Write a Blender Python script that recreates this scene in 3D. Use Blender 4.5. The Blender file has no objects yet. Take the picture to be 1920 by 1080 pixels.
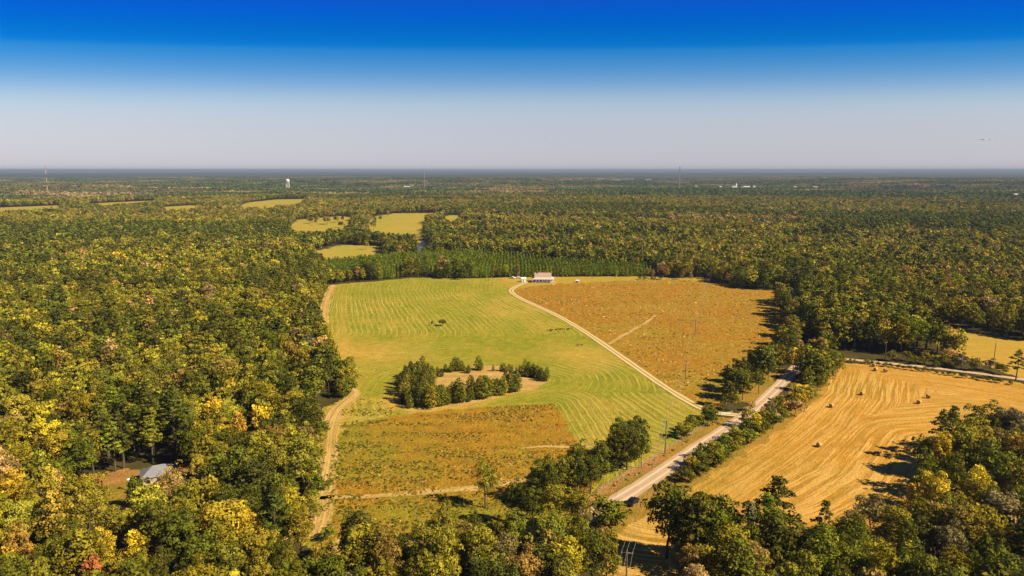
import bpy, math, random
import numpy as np
S = bpy.context.scene
PI = math.pi
# ------------------------------------------------------------------ camera
CAM_H, PITCH, F = 90.0, math.radians(9.80), 1280.0      # F: focal length in pixels of a 1920 wide picture
cd = bpy.data.cameras.new("camera"); cam = bpy.data.objects.new("camera", cd)
S.collection.objects.link(cam); S.camera = cam
cam.location = (0, 0, CAM_H); cam.rotation_euler = (PI/2 - PITCH, 0, 0)
cd.sensor_width = 36; cd.lens = 24; cd.clip_start = 1; cd.clip_end = 120000
# ------------------------------------------------------------------ sky, sun, exposure
SUN_EL, SUN_AZ = math.radians(40), math.radians(112)     # azimuth clockwise from +Y
W = bpy.data.worlds.new("World"); S.world = W; W.use_nodes = True
wt = W.node_tree; wn = wt.nodes; wl = wt.links; wn.clear()
sky = wn.new('ShaderNodeTexSky'); sky.sky_type = 'NISHITA'; sky.sun_disc = False
sky.sun_elevation = SUN_EL; sky.sun_rotation = SUN_AZ; sky.altitude = 200
sky.air_density = 1.0; sky.dust_density = 0.6; sky.ozone_density = 2.0
tc = wn.new('ShaderNodeTexCoord'); sp = wn.new('ShaderNodeSeparateXYZ')
wl.new(tc.outputs['Generated'], sp.inputs[0])
mr = wn.new('ShaderNodeMapRange'); mr.inputs['From Min'].default_value = 0.0; mr.inputs['From Max'].default_value = 0.3
hv = wn.new('ShaderNodeCombineXYZ')      # x is squeezed so that the sky's colour bands arch less across the view
hx_ = wn.new('ShaderNodeMath'); hx_.operation = 'MULTIPLY'; hx_.inputs[1].default_value = .55
wl.new(sp.outputs['X'], hx_.inputs[0]); wl.new(hx_.outputs[0], hv.inputs['X']); wl.new(sp.outputs['Y'], hv.inputs['Y']); wl.new(sp.outputs['Z'], hv.inputs['Z'])
hn = wn.new('ShaderNodeVectorMath'); hn.operation = 'NORMALIZE'; wl.new(hv.outputs[0], hn.inputs[0])
hs = wn.new('ShaderNodeSeparateXYZ'); wl.new(hn.outputs[0], hs.inputs[0]); wl.new(hs.outputs['Z'], mr.inputs['Value'])
cr = wn.new('ShaderNodeValToRGB'); wl.new(mr.outputs[0], cr.inputs[0])
SKY_K = 0.5
SKY_RAMP = [(0.0, (1.291, 1.135, 1.314)), (0.0124, (1.245, 1.095, 1.267)), (0.0477, (1.187, 1.044, 1.208)), (0.0978, (1.1528, 1.0135, 1.1729)), (0.1848, (1.1577, 1.012, 1.1038)), (0.2462, (1.1761, 1.0456, 1.1381)), (0.3191, (1.0075, 1.0473, 1.1495)), (0.3909, (0.527, 0.7905, 1.1199)), (0.4617, (0.2302, 0.6398, 1.0762)), (0.5427, (0.0364, 0.4805, 1.0616)), (0.5656, (0.0007, 0.3979, 1.082)), (0.6444, (0.0, 0.2941, 1.0378)), (0.754, (0.0, 0.2155, 1.2463)), (1.0, (0.07, 0.16, 0.38))]
cr.color_ramp.interpolation = 'B_SPLINE'
e = cr.color_ramp.elements
for i, (p, c) in enumerate(SKY_RAMP):
    el = e[i] if i < 2 and i < len(e) else e.new(p)
    el.position = p; el.color = (*[q*SKY_K for q in c], 1)
mx = wn.new('ShaderNodeMix'); mx.data_type = 'RGBA'; mx.blend_type = 'MULTIPLY'; mx.inputs[0].default_value = 1
ev = wn.new('ShaderNodeMix'); ev.data_type = 'RGBA'; ev.inputs[0].default_value = .62; ev.inputs[7].default_value = (2.7, 3.3, 3.7, 1)     # constant colour mixed into the whole sky to even out its sides
wl.new(sky.outputs[0], ev.inputs[6]); wl.new(ev.outputs[2], mx.inputs[6]); m2 = wn.new('ShaderNodeVectorMath'); m2.operation = 'SCALE'; m2.inputs['Scale'].default_value = 1/SKY_K; wl.new(cr.outputs[0], mx.inputs[7])
bg = wn.new('ShaderNodeBackground'); bg.inputs['Strength'].default_value = 0.08
wo = wn.new('ShaderNodeOutputWorld'); wl.new(mx.outputs[2], m2.inputs[0]); wl.new(m2.outputs[0], bg.inputs[0]); wl.new(bg.outputs[0], wo.inputs[0])
ld = bpy.data.lights.new("sun", 'SUN'); ld.energy = 5.0; ld.angle = math.radians(0.5); ld.color = (1.0, 0.84, 0.58)
sun = bpy.data.objects.new("sun", ld); S.collection.objects.link(sun); sun.location = (0, 0, 400)
sun.rotation_euler = (PI/2 - SUN_EL, 0, PI - SUN_AZ)
S.view_settings.view_transform = 'Standard'; S.view_settings.look = 'None'
S.view_settings.exposure = 0.72; S.view_settings.gamma = 1.0; S.view_settings.use_curve_mapping = False
S.cycles.volume_step_rate = 1.0

# ------------------------------------------------------------------ helpers
rng = np.random.default_rng(7); random.seed(7)
cP, sP = math.cos(PITCH), math.sin(PITCH)
def G(px, py, z=0.0):
    dx = px - 960.0; dz = -F*sP + (540.0 - py)*cP; dy = F*cP + (540.0 - py)*sP
    t = (z - CAM_H)/dz
    return (dx*t, dy*t)
def proj(x, y, z=0.0):
    zz = np.asarray(z) - CAM_H
    f = y*cP - zz*sP; u = y*sP + zz*cP
    f = np.maximum(f, 1e-3)
    return 960 + F*x/f, 540 - F*u/f
def poly(pts, z=0.0):
    out = []
    for p in pts: out.append(G(p[0], p[1], p[2] if len(p) > 2 else z))
    return np.array(out)
def inside(P, x, y):
    r = np.zeros(np.shape(x), bool); n = len(P); j = n-1
    for i in range(n):
        xi, yi = P[i]; xj, yj = P[j]
        c = ((yi > y) != (yj > y)) & (x < (xj-xi)*(y-yi)/(yj-yi+1e-12)+xi)
        r ^= c; j = i
    return r
def dseg(L, x, y, closed=False):
    d = np.full(np.shape(x), 1e9); n = len(L)
    for i in range(n if closed else n-1):
        a = L[i]; b = L[(i+1) % n]; vx, vy = b[0]-a[0], b[1]-a[1]; q = vx*vx+vy*vy+1e-9
        t = np.clip(((x-a[0])*vx+(y-a[1])*vy)/q, 0, 1)
        d = np.minimum(d, np.hypot(x-a[0]-t*vx, y-a[1]-t*vy))
    return d
def _h(i, j, s):
    n = (i*374761393 + j*668265263 + s*982451653) & 0xffffffff
    n = ((n ^ (n >> 13))*1274126177) & 0xffffffff
    return ((n ^ (n >> 16)) & 0xffff)/65535.0
def noise(x, y, sc, s=0):
    x = np.asarray(x, float)/sc; y = np.asarray(y, float)/sc
    i = np.floor(x).astype(np.int64); j = np.floor(y).astype(np.int64); fx = x-i; fy = y-j
    fx = fx*fx*(3-2*fx); fy = fy*fy*(3-2*fy)
    a = _h(i, j, s)*(1-fx)+_h(i+1, j, s)*fx; b = _h(i, j+1, s)*(1-fx)+_h(i+1, j+1, s)*fx
    return a*(1-fy)+b*fy
def fbm(x, y, sc, s=0): return (noise(x, y, sc, s)*4+noise(x, y, sc/2, s+1)*2+noise(x, y, sc/4, s+2))/7
def smooth(L, n=3):
    L = [tuple(p) for p in L]
    for _ in range(n):
        o = [L[0]]
        for a, b in zip(L[:-1], L[1:]):
            o += [(a[0]*.75+b[0]*.25, a[1]*.75+b[1]*.25), (a[0]*.25+b[0]*.75, a[1]*.25+b[1]*.75)]
        o.append(L[-1]); L = o
    return np.array(L)
def terrain(x, y):
    r = np.hypot(x, y); k = np.clip((r-2300)/2500, 0, 1); k = k*k*(3-2*k)
    k2 = np.clip((r-6000)/9000, 0, 1)
    h = (fbm(x, y, 2600, 11)-.5)*60*k + (fbm(x, y*1.6, 900, 17)-.5)*26*k + (fbm(x, y, 9000, 23)-.38)*34*k2
    return h
def link(o, parent=None):
    S.collection.objects.link(o)
    if parent: o.parent = parent
    return o
def tag(o, label=None, cat=None, group=None, kind=None):
    if label: o['label'] = label
    if cat: o['category'] = cat
    if group: o['group'] = group
    if kind: o['kind'] = kind
    return o
def empty(name, loc, rz=0, sc=None):
    o = bpy.data.objects.new(name, None); o.location = loc; o.rotation_euler = (0, 0, rz); o.empty_display_size = .5
    if sc: o.scale = sc
    return link(o)
def npmesh(name, V, Fq, mats, attrs=None, smoothf=False, mi=None):
    """V (n,3), Fq (m,k) constant size faces"""
    me = bpy.data.meshes.new(name); V = np.asarray(V, np.float32); Fq = np.asarray(Fq, np.int32); m, k = Fq.shape
    me.vertices.add(len(V)); me.vertices.foreach_set('co', V.ravel())
    me.loops.add(m*k); me.loops.foreach_set('vertex_index', Fq.ravel())
    me.polygons.add(m); me.polygons.foreach_set('loop_start', np.arange(0, m*k, k, dtype=np.int32))
    me.polygons.foreach_set('loop_total', np.full(m, k, np.int32))
    if mi is not None: me.polygons.foreach_set('material_index', np.asarray(mi, np.int32))
    for mt in (mats if isinstance(mats, (list, tuple)) else [mats]): me.materials.append(mt)
    for nm, (dom, arr) in (attrs or {}).items():
        a = me.attributes.new(nm, 'FLOAT', dom); a.data.foreach_set('value', np.asarray(arr, np.float32))
    me.update(calc_edges=True)
    if smoothf: me.polygons.foreach_set('use_smooth', np.ones(m, bool))
    return me
class MB:
    def __init__(s): s.v = []; s.f = []
    def add(s, v, f):
        n = len(s.v); s.v += [tuple(p) for p in v]; s.f += [tuple(i+n for i in q) for q in f]; return s
    def box(s, x0, x1, y0, y1, z0, z1):
        return s.add([(x0,y0,z0),(x1,y0,z0),(x1,y1,z0),(x0,y1,z0),(x0,y0,z1),(x1,y0,z1),(x1,y1,z1),(x0,y1,z1)],
                     [(0,3,2,1),(4,5,6,7),(0,1,5,4),(1,2,6,5),(2,3,7,6),(3,0,4,7)])
    def tube(s, pts, rad, n=6, cap=True):
        pts = [np.array(p, float) for p in pts]; V = []; Fq = []
        if not hasattr(rad, '__len__'): rad = [rad]*len(pts)
        for i, p in enumerate(pts):
            d = pts[min(i+1, len(pts)-1)]-pts[max(i-1, 0)]; d = d/(np.linalg.norm(d)+1e-9)
            a = np.cross(d, (0, 0, 1) if abs(d[2]) < .9 else (1, 0, 0)); a /= np.linalg.norm(a); b = np.cross(d, a)
            for k in range(n):
                t = 2*PI*k/n; V.append(p+rad[i]*(a*math.cos(t)+b*math.sin(t)))
        for i in range(len(pts)-1):
            for k in range(n): Fq.append((i*n+k, i*n+(k+1) % n, (i+1)*n+(k+1) % n, (i+1)*n+k))
        if cap: Fq += [tuple(range(n-1, -1, -1)), tuple((len(pts)-1)*n+k for k in range(n))]
        return s.add(V, Fq)
    def extrude(s, prof, x0, x1, axis='x'):
        """profile (a,b) in the plane across the axis"""
        n = len(prof)
        f = (lambda a, b, t: (t, a, b)) if axis == 'x' else (lambda a, b, t: (a, t, b))
        V = [f(a, b, x0) for a, b in prof]+[f(a, b, x1) for a, b in prof]
        return s.add(V, [tuple(range(n-1, -1, -1)), tuple(range(n, 2*n))]+[(i, (i+1) % n, n+(i+1) % n, n+i) for i in range(n)])
    def mesh(s, name, mat):
        me = bpy.data.meshes.new(name); me.from_pydata(s.v, [], s.f); me.materials.append(mat); me.update(); return me
    def build(s, name, mat, parent=None, loc=None, rz=0):
        o = bpy.data.objects.new(name, s.mesh(name, mat))
        if loc is not None: o.location = loc; o.rotation_euler = (0, 0, rz)
        return link(o, parent)

# ------------------------------------------------------------------ materials
def newmat(name):
    m = bpy.data.materials.new(name); m.use_nodes = True; t = m.node_tree; t.nodes.clear()
    o = t.nodes.new('ShaderNodeOutputMaterial'); return m, t.nodes, t.links, o
def nd(N, ty, **k):
    n = N.new(ty)
    for a, b in k.items(): setattr(n, a, b)
    return n
def mixc(N, L, fac, a, b, mode='MIX'):
    m = N.new('ShaderNodeMix'); m.data_type = 'RGBA'; m.blend_type = mode
    for sock, v in ((m.inputs[0], fac), (m.inputs[6], a), (m.inputs[7], b)):
        if isinstance(v, bpy.types.NodeSocket): L.new(v, sock)
        elif isinstance(v, (int, float)): sock.default_value = v
        else: sock.default_value = (*v, 1)
    return m.outputs[2]
def mth(N, L, op, a, b=None, c=None, clamp=False):
    m = N.new('ShaderNodeMath'); m.operation = op; m.use_clamp = clamp
    for i, v in enumerate((a, b, c)):
        if v is None: continue
        if isinstance(v, bpy.types.NodeSocket): L.new(v, m.inputs[i])
        else: m.inputs[i].default_value = v
    return m.outputs[0]
def mrange(N, L, v, a, b, c=0, d=1):
    m = N.new('ShaderNodeMapRange'); L.new(v, m.inputs[0])
    for i, q in enumerate((a, b, c, d)): m.inputs[i+1].default_value = q
    return m.outputs[0]
def mixf(N, L, f, a, b): return mth(N, L, 'ADD', mth(N, L, 'MULTIPLY', a, 1.0-f), mth(N, L, 'MULTIPLY', b, f))
def nz(N, L, vec, scale, detail=4, rough=.6, out=0):
    n = N.new('ShaderNodeTexNoise'); n.inputs['Scale'].default_value = scale; n.inputs['Detail'].default_value = detail
    n.inputs['Roughness'].default_value = rough; L.new(vec, n.inputs['Vector']); return n.outputs[out]
def plain(name, col, rough=.8, var=.15, scale=3.0, metal=0):
    m, N, L, o = newmat(name); b = N.new('ShaderNodeBsdfPrincipled'); g = N.new('ShaderNodeTexCoord')
    v = nz(N, L, g.outputs['Object'], scale)
    k = mrange(N, L, v, .25, .75, 1-var, 1+var)
    c = N.new('ShaderNodeVectorMath'); c.operation = 'SCALE'; c.inputs[0].default_value = col; L.new(k, c.inputs['Scale'])
    L.new(c.outputs[0], b.inputs['Base Color']); b.inputs['Roughness'].default_value = rough; b.inputs['Metallic'].default_value = metal
    L.new(b.outputs[0], o.inputs[0]); return m
def leafmat(name):
    m, N, L, o = newmat(name)
    a = nd(N, 'ShaderNodeAttribute', attribute_type='INSTANCER', attribute_name='tint')
    v = nd(N, 'ShaderNodeAttribute', attribute_name='v')
    g = N.new('ShaderNodeTexCoord')
    k = mth(N, L, 'MULTIPLY_ADD', v.outputs['Fac'], 2.6, 0.48)
    c = N.new('ShaderNodeVectorMath'); c.operation = 'SCALE'; L.new(a.outputs['Color'], c.inputs[0]); L.new(k, c.inputs['Scale'])
    # a little more yellow in the light clumps
    c2 = mixc(N, L, mth(N, L, 'MULTIPLY', v.outputs['Fac'], .12), c.outputs[0], mixc(N, L, 1.0, c.outputs[0], (1.7, 1.2, .5), 'MULTIPLY'))
    d = N.new('ShaderNodeBsdfDiffuse'); t = N.new('ShaderNodeBsdfTranslucent'); L.new(c2, d.inputs[0]); L.new(c2, t.inputs[0])
    ms = N.new('ShaderNodeMixShader'); ms.inputs[0].default_value = .18; L.new(d.outputs[0], ms.inputs[1]); L.new(t.outputs[0], ms.inputs[2])
    L.new(ms.outputs[0], o.inputs[0]); return m
LEAF = leafmat('foliage')
BARK = plain('bark', (.10, .075, .05), .9, .35, 2)
PALEBARK = plain('pale_bark', (.34, .27, .19), .9, .25, 2)

# stripes: u = metres across the rows, m = how clearly they show, w = tone between first and second soil
def fieldmat(name, a, b, c, stripe, period, contrast, mottle=.5, bump=.5, fine=1.2, spot=None, spotc=None, streak=.3, wave=5.0):
    m, N, L, o = newmat(name)
    g = N.new('ShaderNodeNewGeometry'); P = g.outputs['Position']
    U = nd(N, 'ShaderNodeAttribute', attribute_name='u').outputs['Fac']
    Mm = nd(N, 'ShaderNodeAttribute', attribute_name='m').outputs['Fac']
    Wt = nd(N, 'ShaderNodeAttribute', attribute_name='w').outputs['Fac']
    n1 = nz(N, L, P, 1/22., 5, .62); n2 = nz(N, L, P, 1/4.5, 5, .68); n3 = nz(N, L, P, fine, 4, .7)
    col = mixc(N, L, mrange(N, L, n1, .38, .62), a, b)
    col = mixc(N, L, Wt, col, c)
    k = mth(N, L, 'MULTIPLY_ADD', mth(N, L, 'SUBTRACT', n2, .5), mottle*1.6, 1.0)
    k2 = mth(N, L, 'MULTIPLY_ADD', mth(N, L, 'SUBTRACT', n3, .5), mottle*2.2, 1.0)
    kk = mth(N, L, 'MULTIPLY', k, k2)
    vs = N.new('ShaderNodeVectorMath'); vs.operation = 'SCALE'; L.new(col, vs.inputs[0]); L.new(kk, vs.inputs['Scale'])
    # rows
    uu = mth(N, L, 'ADD', U, mth(N, L, 'MULTIPLY', mth(N, L, 'SUBTRACT', nz(N, L, P, 1/14., 3, .5), .5), wave))
    s = mth(N, L, 'SINE', mth(N, L, 'MULTIPLY', uu, 2*PI/period))
    s = mrange(N, L, s, -.1, .95)
    sxyz = N.new('ShaderNodeSeparateXYZ'); L.new(P, sxyz.inputs[0]); cx = N.new('ShaderNodeCombineXYZ')
    L.new(mth(N, L, 'MULTIPLY', uu, 2.6/period), cx.inputs[0]); L.new(mth(N, L, 'MULTIPLY', sxyz.outputs[0], .035), cx.inputs[1]); L.new(mth(N, L, 'MULTIPLY', sxyz.outputs[1], .035), cx.inputs[2])
    stn = nz(N, L, cx.outputs[0], 1.0, 3, .6)
    st1 = mrange(N, L, stn, .46, .58); s = mixf(N, L, streak, s, st1)
    brk = mrange(N, L, nz(N, L, P, 1/7., 4, .7), .30, .50, .25, 1)
    sm = mth(N, L, 'MULTIPLY', mth(N, L, 'MULTIPLY', s, brk), Mm, clamp=True)
    dk = mixf(N, L, streak, mrange(N, L, mth(N, L, 'SINE', mth(N, L, 'MULTIPLY_ADD', uu, 2*PI/period, -1.5)), .2, 1.0), mrange(N, L, stn, .46, .34))
    dkm = mth(N, L, 'MULTIPLY', mth(N, L, 'MULTIPLY', dk, Mm), contrast*.7, clamp=True)
    col2 = mixc(N, L, dkm, vs.outputs[0], mixc(N, L, 1.0, vs.outputs[0], (.5, .5, .4), 'MULTIPLY'))
    col2 = mixc(N, L, mth(N, L, 'MULTIPLY', sm, contrast), col2, stripe)
    if spot:
        vo = N.new('ShaderNodeTexNoise'); vo.inputs['Scale'].default_value = spot; vo.inputs['Detail'].default_value = 6
        vo.inputs['Roughness'].default_value = .75; L.new(P, vo.inputs['Vector'])
        col2 = mixc(N, L, mrange(N, L, vo.outputs[0], .55, .61, 0, .85), col2, spotc)
    bs = N.new('ShaderNodeBsdfDiffuse'); L.new(col2, bs.inputs[0])
    bp = N.new('ShaderNodeBump'); bp.inputs['Strength'].default_value = bump; bp.inputs['Distance'].default_value = .5
    hh = mth(N, L, 'ADD', mth(N, L, 'MULTIPLY', n3, 1.6), mth(N, L, 'MULTIPLY', sm, .7)); L.new(hh, bp.inputs['Height'])
    L.new(bp.outputs[0], bs.inputs['Normal']); L.new(bs.outputs[0], o.inputs[0]); return m
M_MEADOW = fieldmat('meadow_grass', (.285, .258, .024), (.215, .235, .017), (.46, .30, .05), (.52, .40, .085), 3.3, .8, .7, .7, streak=.4, wave=3.5)
M_PASTURE = fieldmat('brown_pasture', (.36, .165, .017), (.32, .178, .019), (.32, .225, .024), (.4, .3, .1), 3, .0, .75, .9, 1.0, 1/2.2, (.50, .34, .10))
M_PLOT = fieldmat('weedy_plot', (.37, .19, .02), (.33, .20, .02), (.24, .22, .02), (.4, .3, .1), 3, .0, .85, .9, 1.1, 1/2.6, (.2, .2, .03))
M_HAY = fieldmat('cut_hay', (.485, .25, .038), (.43, .225, .031), (.36, .22, .03), (.80, .52, .17), 3.0, .48, .5, .5, streak=.85, wave=1.3)
M_GOLD = fieldmat('golden_field', (.46, .28, .045), (.40, .26, .04), (.34, .26, .035), (.5, .4, .1), 4, .15, .25, .2)
M_FARF = fieldmat('far_pasture', (.36, .29, .045), (.31, .275, .035), (.42, .28, .05), (.5, .4, .1), 4, .15, .4, .2)
M_TAN = fieldmat('dry_track', (.52, .34, .11), (.46, .28, .08), (.38, .27, .05), (.62, .44, .16), 2.2, .6, .5, .6, wave=.6)
M_CLAY = fieldmat('red_clay', (.46, .18, .055), (.42, .22, .08), (.32, .2, .05), (.5, .3, .1), 2, 0, .5, .9)
M_VERGE = fieldmat('verge_grass', (.36, .20, .035), (.26, .18, .03), (.2, .17, .02), (.5, .3, .1), 2, 0, .5, .6)
M_LITTER = fieldmat('leaf_litter', (.11, .07, .03), (.08, .065, .025), (.15, .09, .04), (.5, .3, .1), 2, 0, .5, .6)

def groundmat():
    m, N, L, o = newmat('woodland_floor'); g = N.new('ShaderNodeNewGeometry'); P = g.outputs['Position']
    far = nd(N, 'ShaderNodeAttribute', attribute_name='far').outputs['Fac']
    c = mixc(N, L, mrange(N, L, nz(N, L, P, 1/9., 5, .6), .35, .65), (.055, .045, .018), (.085, .07, .022))
    a = mixc(N, L, mrange(N, L, nz(N, L, P, 1/900., 5, .6), .4, .6), (.045, .055, .022), (.085, .075, .032))
    b = mixc(N, L, mrange(N, L, nz(N, L, P, 1/160., 6, .75), .35, .7), a, (.03, .04, .018))
    b = mixc(N, L, mrange(N, L, nz(N, L, P, 1/420., 5, .7), .68, .74, 0, .7), b, (.15, .125, .06))
    col = mixc(N, L, far, c, b); bs = N.new('ShaderNodeBsdfDiffuse'); L.new(col, bs.inputs[0]); L.new(bs.outputs[0], o.inputs[0]); return m
M_GROUND = groundmat()
def roadmat():
    m, N, L, o = newmat('gravel_road'); g = N.new('ShaderNodeNewGeometry'); P = g.outputs['Position']
    s = nd(N, 'ShaderNodeAttribute', attribute_name='s').outputs['Fac']
    base = mixc(N, L, mrange(N, L, nz(N, L, P, 1/5., 5, .7), .35, .65), (.50, .36, .23), (.42, .29, .17))
    sa = mth(N, L, 'ABSOLUTE', s)
    tr = mth(N, L, 'SUBTRACT', 1.0, mth(N, L, 'MULTIPLY', mth(N, L, 'ABSOLUTE', mth(N, L, 'SUBTRACT', sa, .42)), 4.5), clamp=True)
    col = mixc(N, L, mth(N, L, 'MULTIPLY', tr, .85), base, (.70, .55, .38))
    edge = mrange(N, L, mth(N, L, 'ADD', sa, mth(N, L, 'MULTIPLY', nz(N, L, P, .5, 4, .7), .3)), 1.0, 1.2)
    col = mixc(N, L, edge, col, (.38, .22, .07))
    k = mth(N, L, 'MULTIPLY_ADD', nz(N, L, P, 2., 4, .7), .5, .75)
    v = N.new('ShaderNodeVectorMath'); v.operation = 'SCALE'; L.new(col, v.inputs[0]); L.new(k, v.inputs['Scale'])
    bs = N.new('ShaderNodeBsdfDiffuse'); L.new(v.outputs[0], bs.inputs[0]); L.new(bs.outputs[0], o.inputs[0]); return m
M_ROAD = roadmat()
def drivemat():
    m, N, L, o = newmat('driveway_ruts'); g = N.new('ShaderNodeNewGeometry'); P = g.outputs['Position']
    s = nd(N, 'ShaderNodeAttribute', attribute_name='s').outputs['Fac']; sa = mth(N, L, 'ABSOLUTE', s)
    tr = mth(N, L, 'SUBTRACT', 1.25, mth(N, L, 'MULTIPLY', mth(N, L, 'ABSOLUTE', mth(N, L, 'SUBTRACT', sa, .5)), 4.0), clamp=True)
    base = mixc(N, L, nz(N, L, P, 1/3., 4, .7), (.30, .24, .05), (.44, .30, .1))
    col = mixc(N, L, tr, base, mixc(N, L, nz(N, L, P, 1/2., 4, .7), (.82, .64, .36), (.62, .46, .25)))
    bs = N.new('ShaderNodeBsdfDiffuse'); L.new(col, bs.inputs[0]); L.new(bs.outputs[0], o.inputs[0]); return m
M_DRIVE = drivemat()
M_WHITE = plain('white_paint', (.78, .76, .72), .6, .06)
M_ROOFT = plain('faded_tan_roof', (.42, .29, .22), .8, .12, 1.5)
M_ROOFG = plain('grey_roof', (.22, .22, .24), .8, .15, 1.5)
M_GLASS = plain('dark_glass', (.02, .025, .03), .12, .2)
M_WOOD = plain('weathered_pole_wood', (.16, .11, .075), .9, .25, 2)
M_GREYWOOD = plain('grey_post_wood', (.34, .27, .2), .9, .25, 2)
M_STEEL = plain('galvanised_steel', (.5, .5, .48), .45, .1, 2, .6)
M_WIRE = plain('aluminium_cable', (.45, .42, .38), .5, .1, 2, .3)
M_BALE = plain('baled_hay', (.46, .30, .10), .95, .3, 4)
M_BALEDK = plain('bale_core', (.26, .15, .05), .95, .3, 6)
M_CAR = plain('dark_blue_paint', (.015, .018, .028), .25, .1, 2, .3)
M_TYRE = plain('tyre_rubber', (.02, .02, .02), .9, .1)
M_RED = plain('mast_red', (.5, .08, .05), .6, .1)
M_TANBLD = plain('tan_wall', (.6, .42, .28), .8, .1)
M_BRICK = plain('brick_wall', (.33, .14, .09), .85, .2)
M_CHROME = plain('pale_metal', (.6, .6, .6), .3, .1, 2, .8)
M_HEAD = plain('lamp_lens', (.7, .7, .65), .2, .05)
M_CLOUD = plain('cloud_white', (.85, .85, .85), 1, .03)
def watermat():
    m, N, L, o = newmat('pond_water'); b = N.new('ShaderNodeBsdfPrincipled')
    b.inputs['Base Color'].default_value = (.08, .08, .07, 1); b.inputs['Roughness'].default_value = .3
    L.new(b.outputs[0], o.inputs[0]); return m
M_WATER = watermat()

# ------------------------------------------------------------------ plan of the land (photo points laid on the ground)
MEADOW = poly([(622,534),(700,528),(770,521),(880,522),(960,520),(1010,519),(1200,518),(1290,524),(1330,522),(1330,560),(1300,700),(1345,775),(1320,800),
               (1290,822),(1248,855),(1190,892),(1110,945),(1060,1000),(900,1040),(740,1045),(600,1045),(560,1010),(590,930),(592,850),(604,768),(650,742),(668,722),(632,690),(616,650),(608,600),(612,565)])
PASTURE = poly([(958,546),(985,533),(1040,531),(1200,523),(1260,522),(1310,524),(1390,543),(1480,546),(1490,575),(1475,620),(1480,650),(1420,690),(1390,725),(1370,745),(1352,768),(1318,768),(1252,729),(1202,694),(1152,659),(1102,625),(1045,591),(1000,571)])
PLOT = poly([(648,800),(745,780),(850,768),(950,762),(1038,758),(1062,790),(1080,822),(1092,838),(1125,850),(1125,905),(1060,960),(900,1010),(700,1030),(612,1025),(612,940),(622,850)])
ISLAND = poly([(752,763),(744,735),(758,710),(800,702),(840,697),(870,692),(892,686),(925,686),(965,692),(1000,700),(1034,710),(1032,719),(990,731),(960,738),(890,754),(845,764),(800,771),(770,769)])
HAY = poly([(1575,680),(1640,683),(1760,697),(1920,720),(2150,755),(2150,1000),(1700,1120),(1420,1100),(1340,1350),(1128,1350),(1136,1040),(1150,1010),(1190,975),(1222,938),(1262,918),(1312,897),(1350,878),(1420,832),(1492,782),(1542,732),(1562,690)])
FIELD2 = poly([(1730,606),(1800,618),(1920,640),(2120,670),(2120,740),(1925,712),(1890,700),(1840,682),(1760,650)])
ROAD = smooth([G(1000,1035),G(1060,992),G(1120,960),G(1200,914),G(1300,845),G(1390,787),G(1440,745),G(1476,708),G(1494,690),G(1514,676),G(1545,669)])
ROAD2 = smooth([G(1538,669),G(1570,672),G(1640,679),G(1760,691),G(1920,712),G(2200,752)])
DRIVE = smooth([G(1386,779),G(1350,776),G(1318,769),G(1252,730),G(1202,695),G(1152,660),G(1102,625),G(1045,591),G(1000,571),G(970,557),G(956,546),G(964,539),G(980,532),G(994,528)])
YARD = poly([(160,915),(230,893),(262,884),(330,878),(345,888,4),(318,896,9),(262,900,9),(246,918,12),(205,918,12)])
FAR = [poly([(690,418),(700,406),(740,400),(838,399),(800,408,4),(788,440,13),(740,438,13),(690,432,13)]),
       poly([(590,472),(640,459),(712,462),(716,472,9),(660,478,12),(600,480,12)]),
       poly([(545,420),(560,412),(640,405),(660,408),(650,427,13),(600,433,13),(548,432,13)]),
       poly([(-60,394),(0,389),(60,387),(112,385),(112,388,13),(60,393,13),(-60,397,13)]),
       poly([(150,384),(200,380),(290,376),(280,379,13),(190,384,13)]),
       poly([(305,388),(360,385),(390,386),(360,389,13),(310,390,13)]),
       poly([(445,386),(470,379),(520,374),(575,373),(560,380,13),(520,382,13),(500,387,13),(460,387,13)]),
       poly([(822,412),(840,404),(868,403),(850,413,13)]),]
POND = poly([(783,459),(790,453),(806,453),(806,463,10),(783,465,10)])
PLANT = poly([(612,532),(660,527),(740,523),(760,515),(808,517),(830,523),(950,521),(1080,519),(1200,519),(1222,517),(1216,491,9),(1150,485,9),(1040,480,9),(960,470,9),(880,465,9),(760,470,9),(612,483,9)])

# ground disc
na, radii = 180, np.concatenate([np.linspace(0, 2200, 12), np.geomspace(2400, 36000, 110)])
ang = np.linspace(0, 2*PI, na, endpoint=False); RR, AA = np.meshgrid(radii[1:], ang, indexing='ij')
X, Y = RR*np.sin(AA), RR*np.cos(AA); Z = terrain(X, Y)
V = np.vstack([[0, 0, 0], np.stack([X.ravel(), Y.ravel(), Z.ravel()], 1)]); nr = len(radii)-1
I, J = np.meshgrid(np.arange(nr-1), np.arange(na), indexing='ij')
Fq = np.stack([1+I*na+J, 1+(I+1)*na+J, 1+(I+1)*na+(J+1) % na, 1+I*na+(J+1) % na], -1).reshape(-1, 4)[:, ::-1]
k = np.arange(na); fan = np.stack([np.zeros(na, int), 1+(k+1) % na, 1+k, 1+k], 1)
me = npmesh('ground', V, Fq, M_GROUND, {'far': ('POINT', np.clip((np.hypot(V[:, 0], V[:, 1])-5500)/1500, 0, 1))}, True)
link(tag(bpy.data.objects.new('ground', me), kind='structure'))
mb = MB(); c = [(V[1+q][0], V[1+q][1], 0) for q in range(na)]; mb.add([(0, 0, 0)]+c, [(0, 1+(q+1) % na, 1+q) for q in range(na)])
link(tag(mb.build('woodland_floor', M_GROUND), kind='structure')) if False else tag(mb.build('woodland_floor', M_GROUND), kind='structure')

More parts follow.
